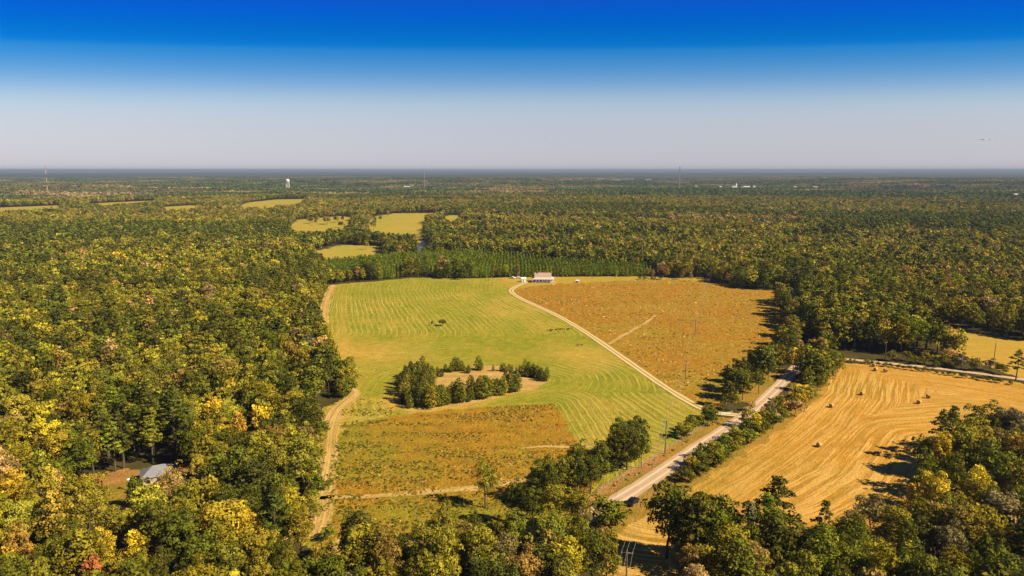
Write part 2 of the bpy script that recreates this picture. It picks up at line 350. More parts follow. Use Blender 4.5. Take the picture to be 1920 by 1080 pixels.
def sheet(name, P, cell, z, mat, fn=None, rag=1.2):
    x0, y0 = P.min(0)-2; x1, y1 = P.max(0)+2
    xs = np.arange(x0, x1, cell); ys = np.arange(y0, y1, cell); nx = len(xs)
    I, J = np.meshgrid(np.arange(nx-1), np.arange(len(ys)-1), indexing='xy')
    cx, cy = xs[I]+cell/2, ys[J]+cell/2
    ox = (noise(cx, cy, 5, 3)-.5)*2*rag+(noise(cx, cy, 1.3, 5)-.5)*rag; oy = (noise(cx, cy, 5, 4)-.5)*2*rag
    ok = inside(P, cx+ox, cy+oy)
    a = (J*nx+I)[ok]; Fq = np.stack([a, a+1, a+1+nx, a+nx], 1); uq, inv = np.unique(Fq, return_inverse=True); Fq = inv.reshape(-1, 4)
    vx = xs[uq % nx]; vy = ys[uq//nx]; at = {}
    if fn:
        u, m, w = fn(vx, vy)
        at = {'u': ('POINT', u), 'm': ('POINT', np.clip(m, 0, 1)), 'w': ('POINT', np.clip(w, 0, 1))}
    o = bpy.data.objects.new(name, npmesh(name, np.stack([vx, vy, np.full(len(vx), z)], 1), Fq, mat, at))
    return link(tag(o, kind='structure'))
def bump01(v, a, b): return np.clip((v-a)/(b-a), 0, 1)
LEFT = poly([(622,534),(612,565),(608,600),(616,650),(632,690),(640,720)])
DRV = poly([(956,546),(1000,571),(1045,591),(1102,625),(1152,660),(1202,695),(1252,730),(1318,769)])
def meadow_fn(x, y):
    px, py = proj(x, y)
    xl = np.interp(y, LEFT[::-1, 1], LEFT[::-1, 0]); xr = np.interp(y, DRV[::-1, 1], DRV[::-1, 0])
    u1 = (x-xl)/(xr-xl)*146 + np.clip(380-y, 0, 60)**2*.012
    u2 = dseg(ISLAND, x, y, True); u3 = dseg(PLOT, x, y, True); u4 = dseg(DRV, x, y)
    a = py < 640; b = (px > 1040) & (py > 735)
    u = np.where(a, u1, np.where(b & (px < 1150+(py-760)*.6), u3*.9+x*.3, np.where(b, u4, np.minimum(u2, u3+8))))
    m = np.where(a, .5+.5*bump01(py, 530, 570)-.9*bump01(py, 618, 640), np.where(b, .9, .35+.5*(noise(x, y, 30, 8) > .55)))
    m = m*(.35+.9*noise(x, y, 45, 61))*(1-.8*np.exp(-((py-637)/7)**2))
    w = .04+(.75-.3*bump01(px, 740, 900))*np.exp(-((py-662)/26)**2)
    w = w+.45*np.exp(-((px-640)/16)**2)+.8*np.exp(-(u2/5)**2)*(py > 730)+(fbm(x, y, 40, 31)-.5)*1.3+(fbm(x, y*.6, 11, 33)-.5)*.9
    w = w+.5*(py < 534)*bump01(px, 880, 960)+.35*(py > 745)*(px < 740)
    return u, m, w
def hay_fn(x, y):
    R = poly([(1560,690),(1542,732),(1492,782),(1420,832),(1312,897),(1222,950)])
    R2 = poly([(1920,770,10),(1760,780,10),(1700,880,8),(1620,930,8),(1500,975,8)])
    d1 = dseg(R, x, y); d2 = dseg(R2, x, y); d3 = dseg(poly([(1575,680),(1760,697),(1920,720),(2150,755)]), x, y)
    u = np.where(d1+4 < d2*.9, np.where(d1 < d3*1.3, d1, d3*1.3), np.where(d2*.9 < d3*1.3, d2*.9, d3*1.3))
    return u, .45+.75*noise(x, y, 30, 9), (fbm(x, y, 25, 41)-.42)*2.2
def pasture_fn(x, y):
    px, py = proj(x, y)
    return x*0, x*0, bump01(py, 600, 760)*.7+(fbm(x, y, 35, 51)-.5)*1.6+.5*(py < 532)
def plot_fn(x, y):
    px, py = proj(x, y)
    return x*0, x*0, bump01(px, 900, 640)*.9*(py < 900)+bump01(py, 920, 960)*.7+(fbm(x, y, 14, 55)-.5)*1.5-.15
def flat_fn(x, y): return x*0+y*.3, x*0+.6, (fbm(x, y, 30, 71)-.4)*2
sheet('meadow', MEADOW, 1.0, .04, M_MEADOW, meadow_fn)
sheet('pasture', PASTURE, 1.0, .08, M_PASTURE, pasture_fn, 1.5)
sheet('house_lawn', poly([(938,521),(1010,519),(1200,518),(1330,521),(1330,528),(1200,525),(1040,533),(990,537),(965,545),(952,540)]), 1.0, .12, M_GOLD, flat_fn, 2)
sheet('weedy_plot', PLOT, .8, .08, M_PLOT, plot_fn, 1.5)
sheet('island_soil', ISLAND, .8, .08, M_TAN, flat_fn, 2)
sheet('hay_field', HAY, .9, .04, M_HAY, hay_fn, 1.5)
sheet('golden_field', FIELD2, 1.5, .04, M_GOLD, flat_fn)
for i, P in enumerate(FAR): sheet('far_field', P, 5, .05, M_FARF, flat_fn, 3)
sheet('yard_lawn', YARD, 1, .06, M_VERGE, flat_fn, 2)
sheet('yard_litter', poly([(140,905),(250,878),(380,868),(400,885),(330,893),(262,893),(200,915)]), 1, .09, M_CLAY, flat_fn, 2)
sheet('pond', POND, 2, .05, M_WATER)
sheet('clay_bank', poly([(1098,938),(1130,912),(1170,888),(1215,866),(1240,858),(1250,862),(1215,882),(1180,902),(1140,930),(1108,952)]), .6, .12, M_CLAY, flat_fn, 1.2)
sheet('road_verge', poly([(1040,975),(1098,930),(1215,862),(1300,806),(1350,782),(1400,783),(1440,738),(1470,690),(1440,690),(1390,720),(1380,760),(1480,735),(1500,690),(1530,664),(1560,680),(1540,735),(1490,785),(1420,836),(1312,905),(1230,950),(1180,990),(1060,1040)]), .9, .06, M_VERGE, flat_fn, 1.5)
def strip(name, L, width, z, mat, n=8):
    L = np.array(L); T = np.gradient(L, axis=0); T /= np.linalg.norm(T, axis=1)[:, None]; Nn = np.stack([-T[:, 1], T[:, 0]], 1)
    ss = np.linspace(-1, 1, n+1); V = []; A = []
    for i, p in enumerate(L):
        for s in ss:
            w = width/2*(1+.12*(noise(p[0], p[1], 6, 2)-.5)*2); q = p+Nn[i]*s*w; V.append((q[0], q[1], z)); A.append(s)
    m = n+1; Fq = [(i*m+k, i*m+k+1, (i+1)*m+k+1, (i+1)*m+k) for i in range(len(L)-1) for k in range(n)]
    Fq = np.array(Fq)[:, ::-1]
    o = bpy.data.objects.new(name, npmesh(name, V, Fq, mat, {'s': ('POINT', A)})); return link(tag(o, kind='structure'))
strip('gravel_road', ROAD, 5.8, .18, M_ROAD)
strip('side_road', ROAD2, 3.8, .16, M_ROAD)
strip('gravel_road', smooth([G(1462,533),G(1476,537),G(1492,545),G(1500,560)]), 8, .16, M_ROAD)
strip('driveway', DRIVE, 4.2, .15, M_DRIVE)
TRACK = smooth([G(585,1000),G(600,950),G(610,900),G(618,850),G(620,800),G(632,765),G(655,748),G(672,738)])
def track(name, pts, w, z=.13):
    L = smooth(pts); P = []
    T = np.gradient(L, axis=0); T /= np.linalg.norm(T, axis=1)[:, None]
    Nn = np.stack([-T[:, 1], T[:, 0]], 1); ww = np.interp(np.linspace(0, 1, len(L)), np.linspace(0, 1, len(w)), w)[:, None]/2
    P = np.vstack([L+Nn*ww, (L-Nn*ww)[::-1]]); return sheet(name, P, .5, z, M_TAN, lambda x, y: (dseg(L, x, y), x*0+.9, (fbm(x, y, 9, 71)-.4)*2), .7)
track('dirt_track', [G(575,1010),G(590,960),G(606,900),G(615,850),G(618,800),G(632,768),G(655,750),G(670,738),G(664,730),G(650,728)], [12, 9, 6, 6, 5, 3, 2])
track('dirt_track', [G(600,934),G(680,932),G(760,926),G(900,916),G(960,905),G(1010,895)], [2, 2.6, 3, 2.6, 2])
track('dirt_track', [G(622,690),G(610,640),G(604,600),G(612,560),G(624,534)], [4, 5, 6, 6, 4], .10)
track('dirt_track', [G(1143,645),G(1180,622),G(1212,605),G(1230,590)], [2, 2.4, 2, 1.6])
track('dirt_track', [G(980,842),G(1030,836),G(1080,840),G(1130,835)], [1, 1.6, 2, 2])
track('dirt_track', [G(600,1045),G(650,1015),G(720,1022),G(800,1018),G(850,1030)], [3, 5, 3, 5, 3])

# ------------------------------------------------------------------ tree shapes
def quads(C, Nrm, size, jit=.5, seed=0):
    r = np.random.default_rng(seed); n = len(C); Nn = Nrm+r.normal(0, jit, (n, 3)); Nn /= np.linalg.norm(Nn, axis=1)[:, None]+1e-9
    a = np.cross(Nn, r.normal(0, 1, (n, 3))); a /= np.linalg.norm(a, axis=1)[:, None]+1e-9; b = np.cross(Nn, a)
    s = (size*r.uniform(.6, 1.35, n))[:, None]; k = r.uniform(.5, .9, n)[:, None]
    V = np.stack([C-a*s, C-b*s*k, C+a*s, C+b*s*k], 1).reshape(-1, 3)
    return V, np.arange(4*n).reshape(-1, 4)
def lobes_to_leaves(Lc, Lr, flat, per_area, size, seed, jit=.42):
    r = np.random.default_rng(seed); C = []; Nn = []; v = []
    for c, R in zip(Lc, Lr):
        n = max(6, int(per_area*R*R)); lv = r.uniform(-.28, .28); d = r.normal(0, 1, (n, 3)); d /= np.linalg.norm(d, axis=1)[:, None]
        d[:, 2] = np.where(d[:, 2] < -.35, -d[:, 2], d[:, 2])
        rr = R*r.uniform(.72, 1.08, n)[:, None]; p = d*rr; p[:, 2] *= flat
        C.append(c+p); Nn.append(d); v.append(np.clip(r.uniform(.15, .85, n)*.35+.3+lv+r.normal(0, .12, n), 0, 1))
    C = np.vstack(C); V, Fq = quads(C, np.vstack(Nn), size, jit, seed); return V, Fq, np.repeat(np.concatenate(v), 1)
def broad_lobes(seed, H=16, R=4.6, nl=34, style=0):
    r = np.random.default_rng(seed); Lc = []; Lr = []
    zc = H*.545; rz = H*.465
    ex = r.uniform(.85, 1.15); ph = r.uniform(0, 6.28)
    for i in range(nl):
        u = (i+.5)/nl; cz = 1-1.55*u; th = i*2.399963+r.normal(0, .3); q = math.sqrt(max(0, 1-cz*cz))
        k = r.uniform(.6, 1.08)*(1+.16*math.sin(2*th+ph)); lr = r.uniform(.8, 1.6)*(R/4.6)*(1.1 if u < .3 else 1)
        Lc.append((q*math.cos(th)*(R-lr*.7)*k*ex, q*math.sin(th)*(R-lr*.7)*k/ex, zc+cz*(rz-lr*.7)*k)); Lr.append(lr)
    for i in range(5): Lc.append((r.normal(0, R*.25), r.normal(0, R*.25), zc+r.normal(0, rz*.3))); Lr.append(R*.42)
    return np.array(Lc), Lr
def pine_lobes(seed, H=20, R=3.1):
    r = np.random.default_rng(seed); Lc = []; Lr = []; z = H*r.uniform(.34, .42); i = 0
    while z < H*.97:
        t = (z/H-.36)/.64; Rz = R*(.75+.4*math.sin(PI*min(1, t*1.25+.1)))*(1-max(0, t-.45)*1.35)
        for k in range(r.integers(3, 5)):
            th = i*2.4+k*6.283/4+r.normal(0, .35); q = Rz*r.uniform(.35, 1.0)
            Lc.append((q*math.cos(th), q*math.sin(th), z+q*.12+r.normal(0, .25))); Lr.append(r.uniform(.75, 1.25)*(1-.25*t))
        z += H*r.uniform(.038, .055); i += 1
    Lc.append((0, 0, H-.5)); Lr.append(.7); return np.array(Lc), Lr
def cone_lobes(seed, H=9, R=2.0, n=26, low=.06):
    r = np.random.default_rng(seed); Lc = []; Lr = []
    for i in range(n):
        t = low+(1-low)*(i/n)**.85; Rz = R*((1-t)**.72 if low > .1 else min(1, (t+.22)*1.7)*(1-t)**.5)*r.uniform(.8, 1.1); lr = max(.3, R*.42*(1-t*.62))
        th = i*2.399+r.normal(0, .25); q = max(0, Rz-lr*.5); Lc.append((q*math.cos(th), q*math.sin(th), t*H)); Lr.append(lr)
    return np.array(Lc), Lr
def limbs(seed, H, R, r0, pine=False, n=8, bare=False):
    r = np.random.default_rng(seed+500); mb = MB(); top = H*(.93 if pine else .72); pts = []; x = y = 0
    for i in range(6):
        t = i/5; pts.append((x, y, t*top)); x += r.normal(0, .12 if pine else .25); y += r.normal(0, .12 if pine else .25)
    mb.tube(pts, [r0*(1.25-1.05*i/5) for i in range(6)], 7)
    for i in range(n):
        t = (.35+.6*i/n) if pine else (.3+.65*i/n); j = t*5; a = pts[int(j)]; b = pts[min(5, int(j)+1)]; f = j-int(j)
        p0 = np.array(a)*(1-f)+np.array(b)*f; th = i*2.4+r.normal(0, .3); ln = R*(.8 if pine else .85)*r.uniform(.7, 1)*(1-(.5*t if pine else .15*t))
        up = ln*(.15 if pine else r.uniform(.5, 1.1)); d = np.array((math.cos(th), math.sin(th), 0))
        p1 = p0+d*ln*.5+np.array((0, 0, up*.45)); p2 = p0+d*ln+np.array((0, 0, up)); rr = r0*(.5-.3*t)
        mb.tube([p0, p1, p2], [rr, rr*.65, rr*.25], 5)
        if not pine:
            for s in (-1, 1):
                dd = np.array((math.cos(th+s*.8), math.sin(th+s*.8), .8)); mb.tube([p1, p1+dd*ln*.3, p1+dd*ln*.5], [rr*.5, rr*.3, rr*.12], 4)
                if bare:
                    for q in range(3):
                        d3 = r.normal(0, .6, 3)+(0, 0, .8); b0 = p1+dd*ln*(.2+.12*q); mb.tube([b0, b0+d3*ln*.22], [rr*.3, rr*.1], 4)
    return mb
PROTO = {}          # kind -> list of (crown mesh, trunk mesh, height, radius)
LOW = {}            # kind -> list of one-piece meshes for the wood in the distance
def onepiece(name, V, Fq, v, mb):
    vv = np.array(mb.v); n = len(V); Fl = [q for q in mb.f if len(q) == 4]
    V2 = np.vstack([V, vv]); F2 = np.vstack([Fq, np.array(Fl)+n]); return npmesh(name, V2, F2, [LEAF, BARK], {'v': ('FACE', np.concatenate([v, np.zeros(len(Fl))]))}, False, [0]*len(Fq)+[1]*len(Fl))
def simple_trunk(H, r0): mb = MB(); mb.tube([(0, 0, 0), (0, 0, H*.5), (0, 0, H*.8)], [r0, r0*.7, r0*.3], 4, False); return mb
SPEC = {
 'broadleaf_tree': dict(n=7, fn=lambda s: broad_lobes(s, 16*(1+.12*((s % 3)-1)), 4.6*(1-.08*((s % 3)-1)), 34), H=16, R=4.6, flat=.9, r0=.26, pine=False, near=(42, .27), mid=(11, .52), low=(3.2, 1.0)),
 'pine_tree': dict(n=5, fn=lambda s: pine_lobes(s), H=20, R=3.1, flat=.42, r0=.24, pine=True, near=(44, .30), mid=(17, .46), low=(5, .95)),
 'cedar_tree': dict(n=4, fn=lambda s: cone_lobes(s, 8, 2.3, 40), H=9, R=2.3, flat=.9, r0=.14, pine=True, near=(75, .20), mid=(28, .33), low=(9, .6)),
 'plantation_pine': dict(n=4, fn=lambda s: cone_lobes(s, 9, 1.9, 26, .12), H=9, R=1.9, flat=.7, r0=.12, pine=True, near=(32, .33), mid=(22, .40), low=(9, .6)),
 'shrub': dict(n=5, fn=lambda s: broad_lobes(s, 5, 2.2, 16), H=4.4, R=2.1, flat=.85, r0=.07, pine=False, near=(90, .20), mid=(34, .33), low=(9, .6)),
}
for kd, sp_ in SPEC.items():
    PROTO[kd] = []; LOW[kd] = [[], []]
    for i in range(sp_['n']):
        Lc, Lr = sp_['fn'](i*13+5)
        V, Fq, v = lobes_to_leaves(Lc, Lr, sp_['flat'], sp_['near'][0], sp_['near'][1], i)
        cm = npmesh('crown', V, Fq, LEAF, {'v': ('FACE', v)})
        tm = limbs(i, sp_['H'], sp_['R'], sp_['r0'], sp_['pine'], 9).mesh('trunk', BARK)
        zt = V[:, 2].max(); PROTO[kd].append((cm, tm, zt))
        for lod, (d, s) in enumerate((sp_['mid'], sp_['low'])):
            if lod == 0: a, b = Lc, Lr
            else: a, b = Lc[::2], [q*1.3 for q in Lr[::2]]
            V, Fq, v = lobes_to_leaves(a, b, sp_['flat'], d, s, i+50)
            LOW[kd][lod].append(onepiece('wood', V, Fq, v, simple_trunk(sp_['H'], sp_['r0'])))
# bare tree with a few leaves
def bare_proto(seed):
    mb = limbs(seed, 13, 3.6, .2, False, 14, True); tm = mb.mesh('trunk', PALEBARK)
    Lc, Lr = broad_lobes(seed+3, 13, 3.8, 30); V, Fq, v = lobes_to_leaves(Lc, [q*.9 for q in Lr], .9, 24, .2, seed, .9)
    return (npmesh('crown', V, Fq, LEAF, {'v': ('FACE', v)}), tm, 13)
PROTO['bare_tree'] = [bare_proto(2), bare_proto(9)]
# ------------------------------------------------------------------ colours of the foliage
T = dict(dark=(.056, .060, .009), green=(.090, .098, .010), olive=(.145, .131, .013), lime=(.200, .188, .018), gold=(.31, .24, .018),
         orange=(.23, .155, .022), brown=(.16, .115, .024), tan=(.26, .18, .06), pineg=(.07, .080, .011), young=(.13, .15, .012), pineol=(.12, .13, .012), red=(.24, .09, .03), grey=(.125, .112, .045))
T['spring'] = (.095, .130, .010)
CNAME = dict(spring='fresh green', dark='dark green', green='green', olive='olive green', lime='lime green', gold='golden yellow', orange='orange', brown='brown', tan='pale tan', pineg='deep green', young='bright green', pineol='yellowish green', red='red', grey='greyish')
def pick(r, d):
    k = list(d); w = np.array([d[q] for q in k], float); w /= w.sum(); return k[r.choice(len(k), p=w)]
MIX_L = dict(olive=42, green=26, dark=10, lime=18, gold=1.6, orange=.5, brown=6, tan=2)
MIX_LL = dict(olive=32, green=14, dark=4, lime=42, gold=2, orange=.5, brown=4, tan=3)
MIX_BL = dict(olive=44, green=22, dark=6, lime=20, gold=1.2, orange=.5, brown=7, tan=2)
MIX_C = dict(olive=28, green=32, dark=20, brown=15, lime=4, tan=2)
MIX_R = dict(olive=32, green=38, dark=18, lime=7, brown=5, gold=.4, tan=.6)
MIX_BR = dict(olive=36, green=32, dark=10, lime=10, gold=2, orange=.5, brown=7, grey=4)
MIX_P = dict(pineg=40, pineol=35, dark=15, olive=10)
TREES = []       # kind, x, y, height, tint key
def addt(kind, x, y, h, c, wide=1.0): TREES.append((kind, x, y, h, c, wide))
def top(kind, px, py, h, c, wide=1.0):
    x, y = G(px, py, h); addt(kind, x, y, h, c, wide)
# ---- trees one can tell apart, by where their tops stand in the photo
HERO = [
 ('broadleaf_tree',1205,797,14,'green',.8),('broadleaf_tree',1178,799,14,'dark',.85),('broadleaf_tree',1150,803,14,'dark',1.0),('broadleaf_tree',1128,822,13,'green',.9),
 ('broadleaf_tree',1088,846,13,'dark',1.05),('broadleaf_tree',1058,852,13,'green',1.0),('broadleaf_tree',1030,868,13,'dark',1.0),('broadleaf_tree',1108,850,12,'dark',.9),
 ('broadleaf_tree',970,892,14,'dark',1.0),('broadleaf_tree',1000,900,14,'green',.95),('broadleaf_tree',1045,905,13,'olive',1.0),('broadleaf_tree',1085,915,13,'olive',.9),
 ('broadleaf_tree',835,936,17,'olive',.62),('broadleaf_tree',870,975,12,'brown',.9),('broadleaf_tree',905,985,14,'olive',1.0),('broadleaf_tree',965,955,15,'green',1.0),
 ('broadleaf_tree',1020,960,14,'olive',1.0),('broadleaf_tree',1085,965,13,'olive',1.0),('broadleaf_tree',1130,975,12,'brown',.9),('bare_tree',1092,938,11,'brown',.9),
 ('broadleaf_tree',1140,1000,13,'olive',1.0),('broadleaf_tree',1060,1010,14,'lime',1.0),('broadleaf_tree',990,1020,15,'brown',1.0),('broadleaf_tree',930,1040,14,'olive',1.0),
 ('shrub',790,978,5,'green',1.1),('broadleaf_tree',770,1045,10,'olive',.9),('broadleaf_tree',840,1050,12,'lime',.9),('cedar_tree',720,985,8,'green',1.3),('cedar_tree',740,992,8,'young',1.2),('cedar_tree',695,1000,8,'green',1.3),('cedar_tree',675,1012,7,'green',1.3),('cedar_tree',752,1003,7,'green',1.3),
 ('broadleaf_tree',1256,905,19,'green',.85),('broadleaf_tree',1303,910,20,'green',.9),('broadleaf_tree',1345,930,18,'green',.85),('broadleaf_tree',1275,945,16,'green',.85),('broadleaf_tree',1300,1000,15,'brown',1.0),('broadleaf_tree',1350,1010,15,'olive',1.0),('broadleaf_tree',1320,965,14,'dark',1.0),
 ('pine_tree',1462,893,19,'dark',1.5),('pine_tree',1440,925,17,'pineol',1.5),('pine_tree',1405,940,16,'grey',1.5),('pine_tree',1550,938,15,'dark',1.1),('broadleaf_tree',1375,950,12,'tan',.8),
 ('broadleaf_tree',1640,925,13,'grey',1.15),('broadleaf_tree',1600,945,13,'grey',1.0),('broadleaf_tree',1690,950,14,'olive',1.0),
 ('broadleaf_tree',1870,747,17,'green',1.1),('broadleaf_tree',1830,757,16,'green',1.0),('broadleaf_tree',1790,762,15,'olive',.9),('broadleaf_tree',1900,760,17,'grey',1.0),
 ('broadleaf_tree',1770,808,15,'gold',1.0),('broadleaf_tree',1805,800,16,'olive',1.0),('broadleaf_tree',1740,812,13,'olive',.9),('broadleaf_tree',1760,880,14,'gold',1.0),('broadleaf_tree',1720,890,12,'gold',.9),('broadleaf_tree',1840,870,15,'gold',.9),
 ('broadleaf_tree',1745,850,13,'green',1.0),('broadleaf_tree',1795,850,14,'green',1.0),('broadleaf_tree',1730,925,13,'olive',1.0),
 ('broadleaf_tree',1390,668,12,'dark',1.1),('broadleaf_tree',1415,662,12,'green',1.0),('broadleaf_tree',1440,655,12,'green',1.0),('broadleaf_tree',1368,712,11,'dark',1.0),('broadleaf_tree',1395,700,11,'green',1.1),('broadleaf_tree',1425,690,11,'green',1.0),('broadleaf_tree',1380,732,8,'olive',.9),('broadleaf_tree',1357,735,8,'dark',1.0),
 ('broadleaf_tree',1500,635,13,'tan',.8),('broadleaf_tree',1535,630,13,'brown',1.0),('broadleaf_tree',1520,645,14,'olive',1.0),('broadleaf_tree',1545,660,12,'green',1.0),('broadleaf_tree',1505,665,11,'olive',1.0),('broadleaf_tree',1490,650,12,'gold',.9),('broadleaf_tree',1515,690,10,'green',1.0),('broadleaf_tree',1540,685,9,'green',1.0),
 ('broadleaf_tree',1452,640,12,'green',1.0),('broadleaf_tree',1462,618,12,'green',1.0),('broadleaf_tree',1482,590,13,'green',1.0),('broadleaf_tree',1490,560,14,'brown',1.0),('pine_tree',1500,530,16,'green',1.5),('broadleaf_tree',1470,640,13,'dark',1.0),('broadleaf_tree',1478,610,13,'olive',1.0),
 ('broadleaf_tree',1402,762,8,'gold',1.2),('broadleaf_tree',1418,768,8,'gold',1.2),('broadleaf_tree',1434,762,8,'olive',1.1),('broadleaf_tree',1446,746,9.5,'grey',1.0),('broadleaf_tree',1462,734,9.5,'green',1.1),('shrub',1410,752,4,'tan',1.0),('broadleaf_tree',1395,765,6,'orange',.8),('shrub',1330,760,6,'green',1.0),('shrub',1337,768,6,'green',1.0),
 ('pine_tree',1912,655,14,'dark',1.4),
 ('broadleaf_tree',680,482,19,'dark',1.1),('broadleaf_tree',695,490,16,'dark',1.1),('broadleaf_tree',662,492,15,'dark',1.0),('broadleaf_tree',830,478,19,'brown',1.0),('broadleaf_tree',855,479,19,'dark',1.1),('broadleaf_tree',878,486,16.5,'dark',1.1),('broadleaf_tree',838,493,13.5,'dark',1.1),('broadleaf_tree',868,498,12,'dark',1.1),
 ('broadleaf_tree',948,491,13.5,'lime',.9),('broadleaf_tree',968,495,11,'brown',.9),('broadleaf_tree',928,502,8,'brown',1.0),('broadleaf_tree',1178,493,11,'olive',.9),('broadleaf_tree',1090,502,8,'dark',1.0),
 ('broadleaf_tree',1250,498,12,'brown',.9),('broadleaf_tree',1225,505,8,'tan',.9),('broadleaf_tree',1280,503,10,'olive',1.0),('broadleaf_tree',1215,500,9,'brown',.9),('broadleaf_tree',1296,512,7,'grey',1.0),
 ('broadleaf_tree',1360,492,12,'brown',1.0),('broadleaf_tree',1395,498,12,'tan',1.0),('broadleaf_tree',1440,500,13,'dark',1.0),('broadleaf_tree',1380,510,10,'grey',1.0),('shrub',1408,528,5,'olive',1.2),('shrub',1425,530,5,'green',1.2),('shrub',1392,527,5,'grey',1.2),('shrub',1445,532,5,'green',1.2),('shrub',1375,527,5,'olive',1.2),
 ('bare_tree',320,868,15,'orange',1.0),('bare_tree',312,905,12,'tan',1.1),('bare_tree',335,900,12,'tan',1.0),('bare_tree',300,885,11,'tan',.8),
 ('broadleaf_tree',20,878,15,'gold',1.1),('broadleaf_tree',100,915,17,'orange',1.0),('broadleaf_tree',30,978,14,'orange',.9),('broadleaf_tree',420,935,15,'gold',1.25),('broadleaf_tree',385,945,13,'gold',1.0),('broadleaf_tree',465,955,12,'gold',.9),('broadleaf_tree',250,990,12,'gold',.9),('broadleaf_tree',190,985,12,'gold',.9),
 ('broadleaf_tree',168,1040,11,'red',.7),('broadleaf_tree',600,1015,11,'orange',1.0),('broadleaf_tree',625,1030,11,'orange',.9),('broadleaf_tree',110,808,15,'gold',.9),('broadleaf_tree',10,1000,12,'gold',.9),('broadleaf_tree',445,770,14,'orange',.7),('broadleaf_tree',490,755,14,'gold',.8),
 ('broadleaf_tree',60,575,15,'gold',1.0),('broadleaf_tree',155,500,15,'gold',1.1),('broadleaf_tree',215,520,15,'orange',1.0),('broadleaf_tree',365,512,14,'gold',1.0),('broadleaf_tree',270,575,14,'gold',.9),('broadleaf_tree',235,408,15,'gold',1.3),
 ('broadleaf_tree',555,612,15,'tan',1.0),('broadleaf_tree',575,625,15,'grey',1.0),('broadleaf_tree',600,628,14,'tan',.9),
 ('shrub',614,985,4,'green',1.2),('broadleaf_tree',258,890,10,'green',.8),('broadleaf_tree',318,876,12,'tan',.75),('broadleaf_tree',308,892,9,'tan',.8),('broadleaf_tree',246,900,8,'olive',.8),('broadleaf_tree',283,897,8,'green',.9),('bare_tree',305,893,9,'tan',1.1),('broadleaf_tree',330,887,9,'olive',.9),('broadleaf_tree',275,915,9,'lime',.9),('bare_tree',318,880,11,'tan',1.0),
 ('shrub',830,598,4.2,'dark',1.35),('shrub',810,601,3.2,'dark',.6),
]
for h_ in HERO: top(*h_)
# island of young evergreens in the meadow
r = np.random.default_rng(3)
for P_, n, hh in ((poly([(752,756),(746,728),(760,708),(790,700),(815,703),(812,725),(806,764),(770,766)]), 56, 7.6),
                  (poly([(985,712),(1026,718),(1030,708),(985,704)]), 5, 5.5)):
    lo, hi = P_.min(0), P_.max(0); placed = []
    for _ in range(4000):
        if len(placed) >= n: break
        q = lo+(hi-lo)*r.random(2)
        if inside(P_, q[0], q[1]) and all(np.hypot(*(q-w_)) > 2.1 for w_ in placed):
            placed.append(q); addt('cedar_tree', q[0], q[1], hh*r.uniform(.7, 1.25), pick(r, dict(green=5, olive=3, dark=3, young=1)), r.uniform(.9, 1.25))
for px, py, h in ((853,668,7),(858,670,6.5),(866,676,5),(846,678,5),(897,666,7),(901,675,5),(835,682,4),(940,682,3.5),(925,684,3),(985,673,6.5),(992,677,6.5),(1000,680,6.5),(1008,684,6),(1015,688,5.5),(1024,694,5),(820,688,4),(828,690,4),(878,684,4),(945,680,4),(955,682,3.5),(975,684,4),(960,684,3),(950,686,3),(968,688,3),(880,686,3),(870,684,3)):
    top('cedar_tree', px, py, h, pick(r, dict(green=4, dark=2)), 1.3)
ISL_ROW = [G(802,765),G(845,758),G(890,749),G(972,733)]
# hedge rows of shrubs: (line of base points, height, spacing, mix)
def hedge(pts, h, step, mix, jit=1.5, kind='shrub', wide=1.1):
    L = smooth(pts); d = np.hypot(*np.diff(L, axis=0).T); s = np.concatenate([[0], np.cumsum(d)])
    for t in np.arange(0, s[-1], step):
        x = np.interp(t, s, L[:, 0])+r.normal(0, jit); y = np.interp(t, s, L[:, 1])+r.normal(0, jit)
        addt(kind, x, y, h*r.uniform(.65, 1.25), pick(r, mix), wide*r.uniform(.85, 1.2))
hedge([(a_, b_+3) for a_, b_ in ISL_ROW], 7.2, 2.4, dict(green=4, olive=3, dark=3), .9, 'cedar_tree', 1.1)
hedge(ISL_ROW, 8.4, 1.25, dict(green=5, olive=3, dark=2, young=1), .8, 'cedar_tree', 1.15)
gm = dict(green=5, young=3, olive=3, dark=2)
hedge([G(1275,905),G(1310,888),G(1350,862),G(1400,832),G(1440,806)], 4.2, 1.6, gm, 1.3)
hedge([G(1290,884),G(1340,855),G(1400,818),G(1440,790)], 4.6, 1.9, gm, 1.0)
hedge([G(1440,806),G(1480,778),G(1512,742),G(1535,722)], 5.5, 2.0, dict(green=5, olive=3, gold=.6, tan=1), 1.5)
hedge([G(1535,722),G(1556,700),G(1564,680)], 7, 2.4, dict(green=5, young=3, olive=2), 1.6)
hedge([G(1275,822),G(1300,806),G(1330,788)], 4.5, 2.0, gm, .9)
hedge([G(1580,678),G(1680,690),G(1780,704),G(1900,722)], 2.0, 1.3, dict(green=3, olive=4), .6)
hedge([G(1145,990),G(1168,978)], 4.5, 1.8, gm, 1.0)
hedge([G(1135,1000),G(1150,985)], 7, 2, gm, 1.4)
hedge([G(1665,676),G(1750,686),G(1830,695),G(1880,702)], 5.5, 3.2, dict(olive=4, green=3, grey=2), 1.6)
hedge([G(1780,680),G(1815,688)], 7, 3, dict(tan=3, grey=3), 1.6)
hedge([G(1028,621),G(1050,618),G(1072,618)], 1.1, .9, dict(dark=3, brown=3, olive=2), .6, 'shrub', 1.3)
hedge([G(1195,524),G(1220,524),G(1245,524)], 3.5, 2.6, dict(grey=4, olive=3), 1)
hedge([G(590,768),G(596,810),G(594,860),G(588,900),G(590,935),G(570,975)], 5, 2.6, dict(olive=3, green=3, brown=1, gold=.5), 1.4)
hedge([G(640,748),G(655,735),G(660,715),G(640,700)], 8, 3, dict(olive=3, green=3), 1.4, 'shrub')
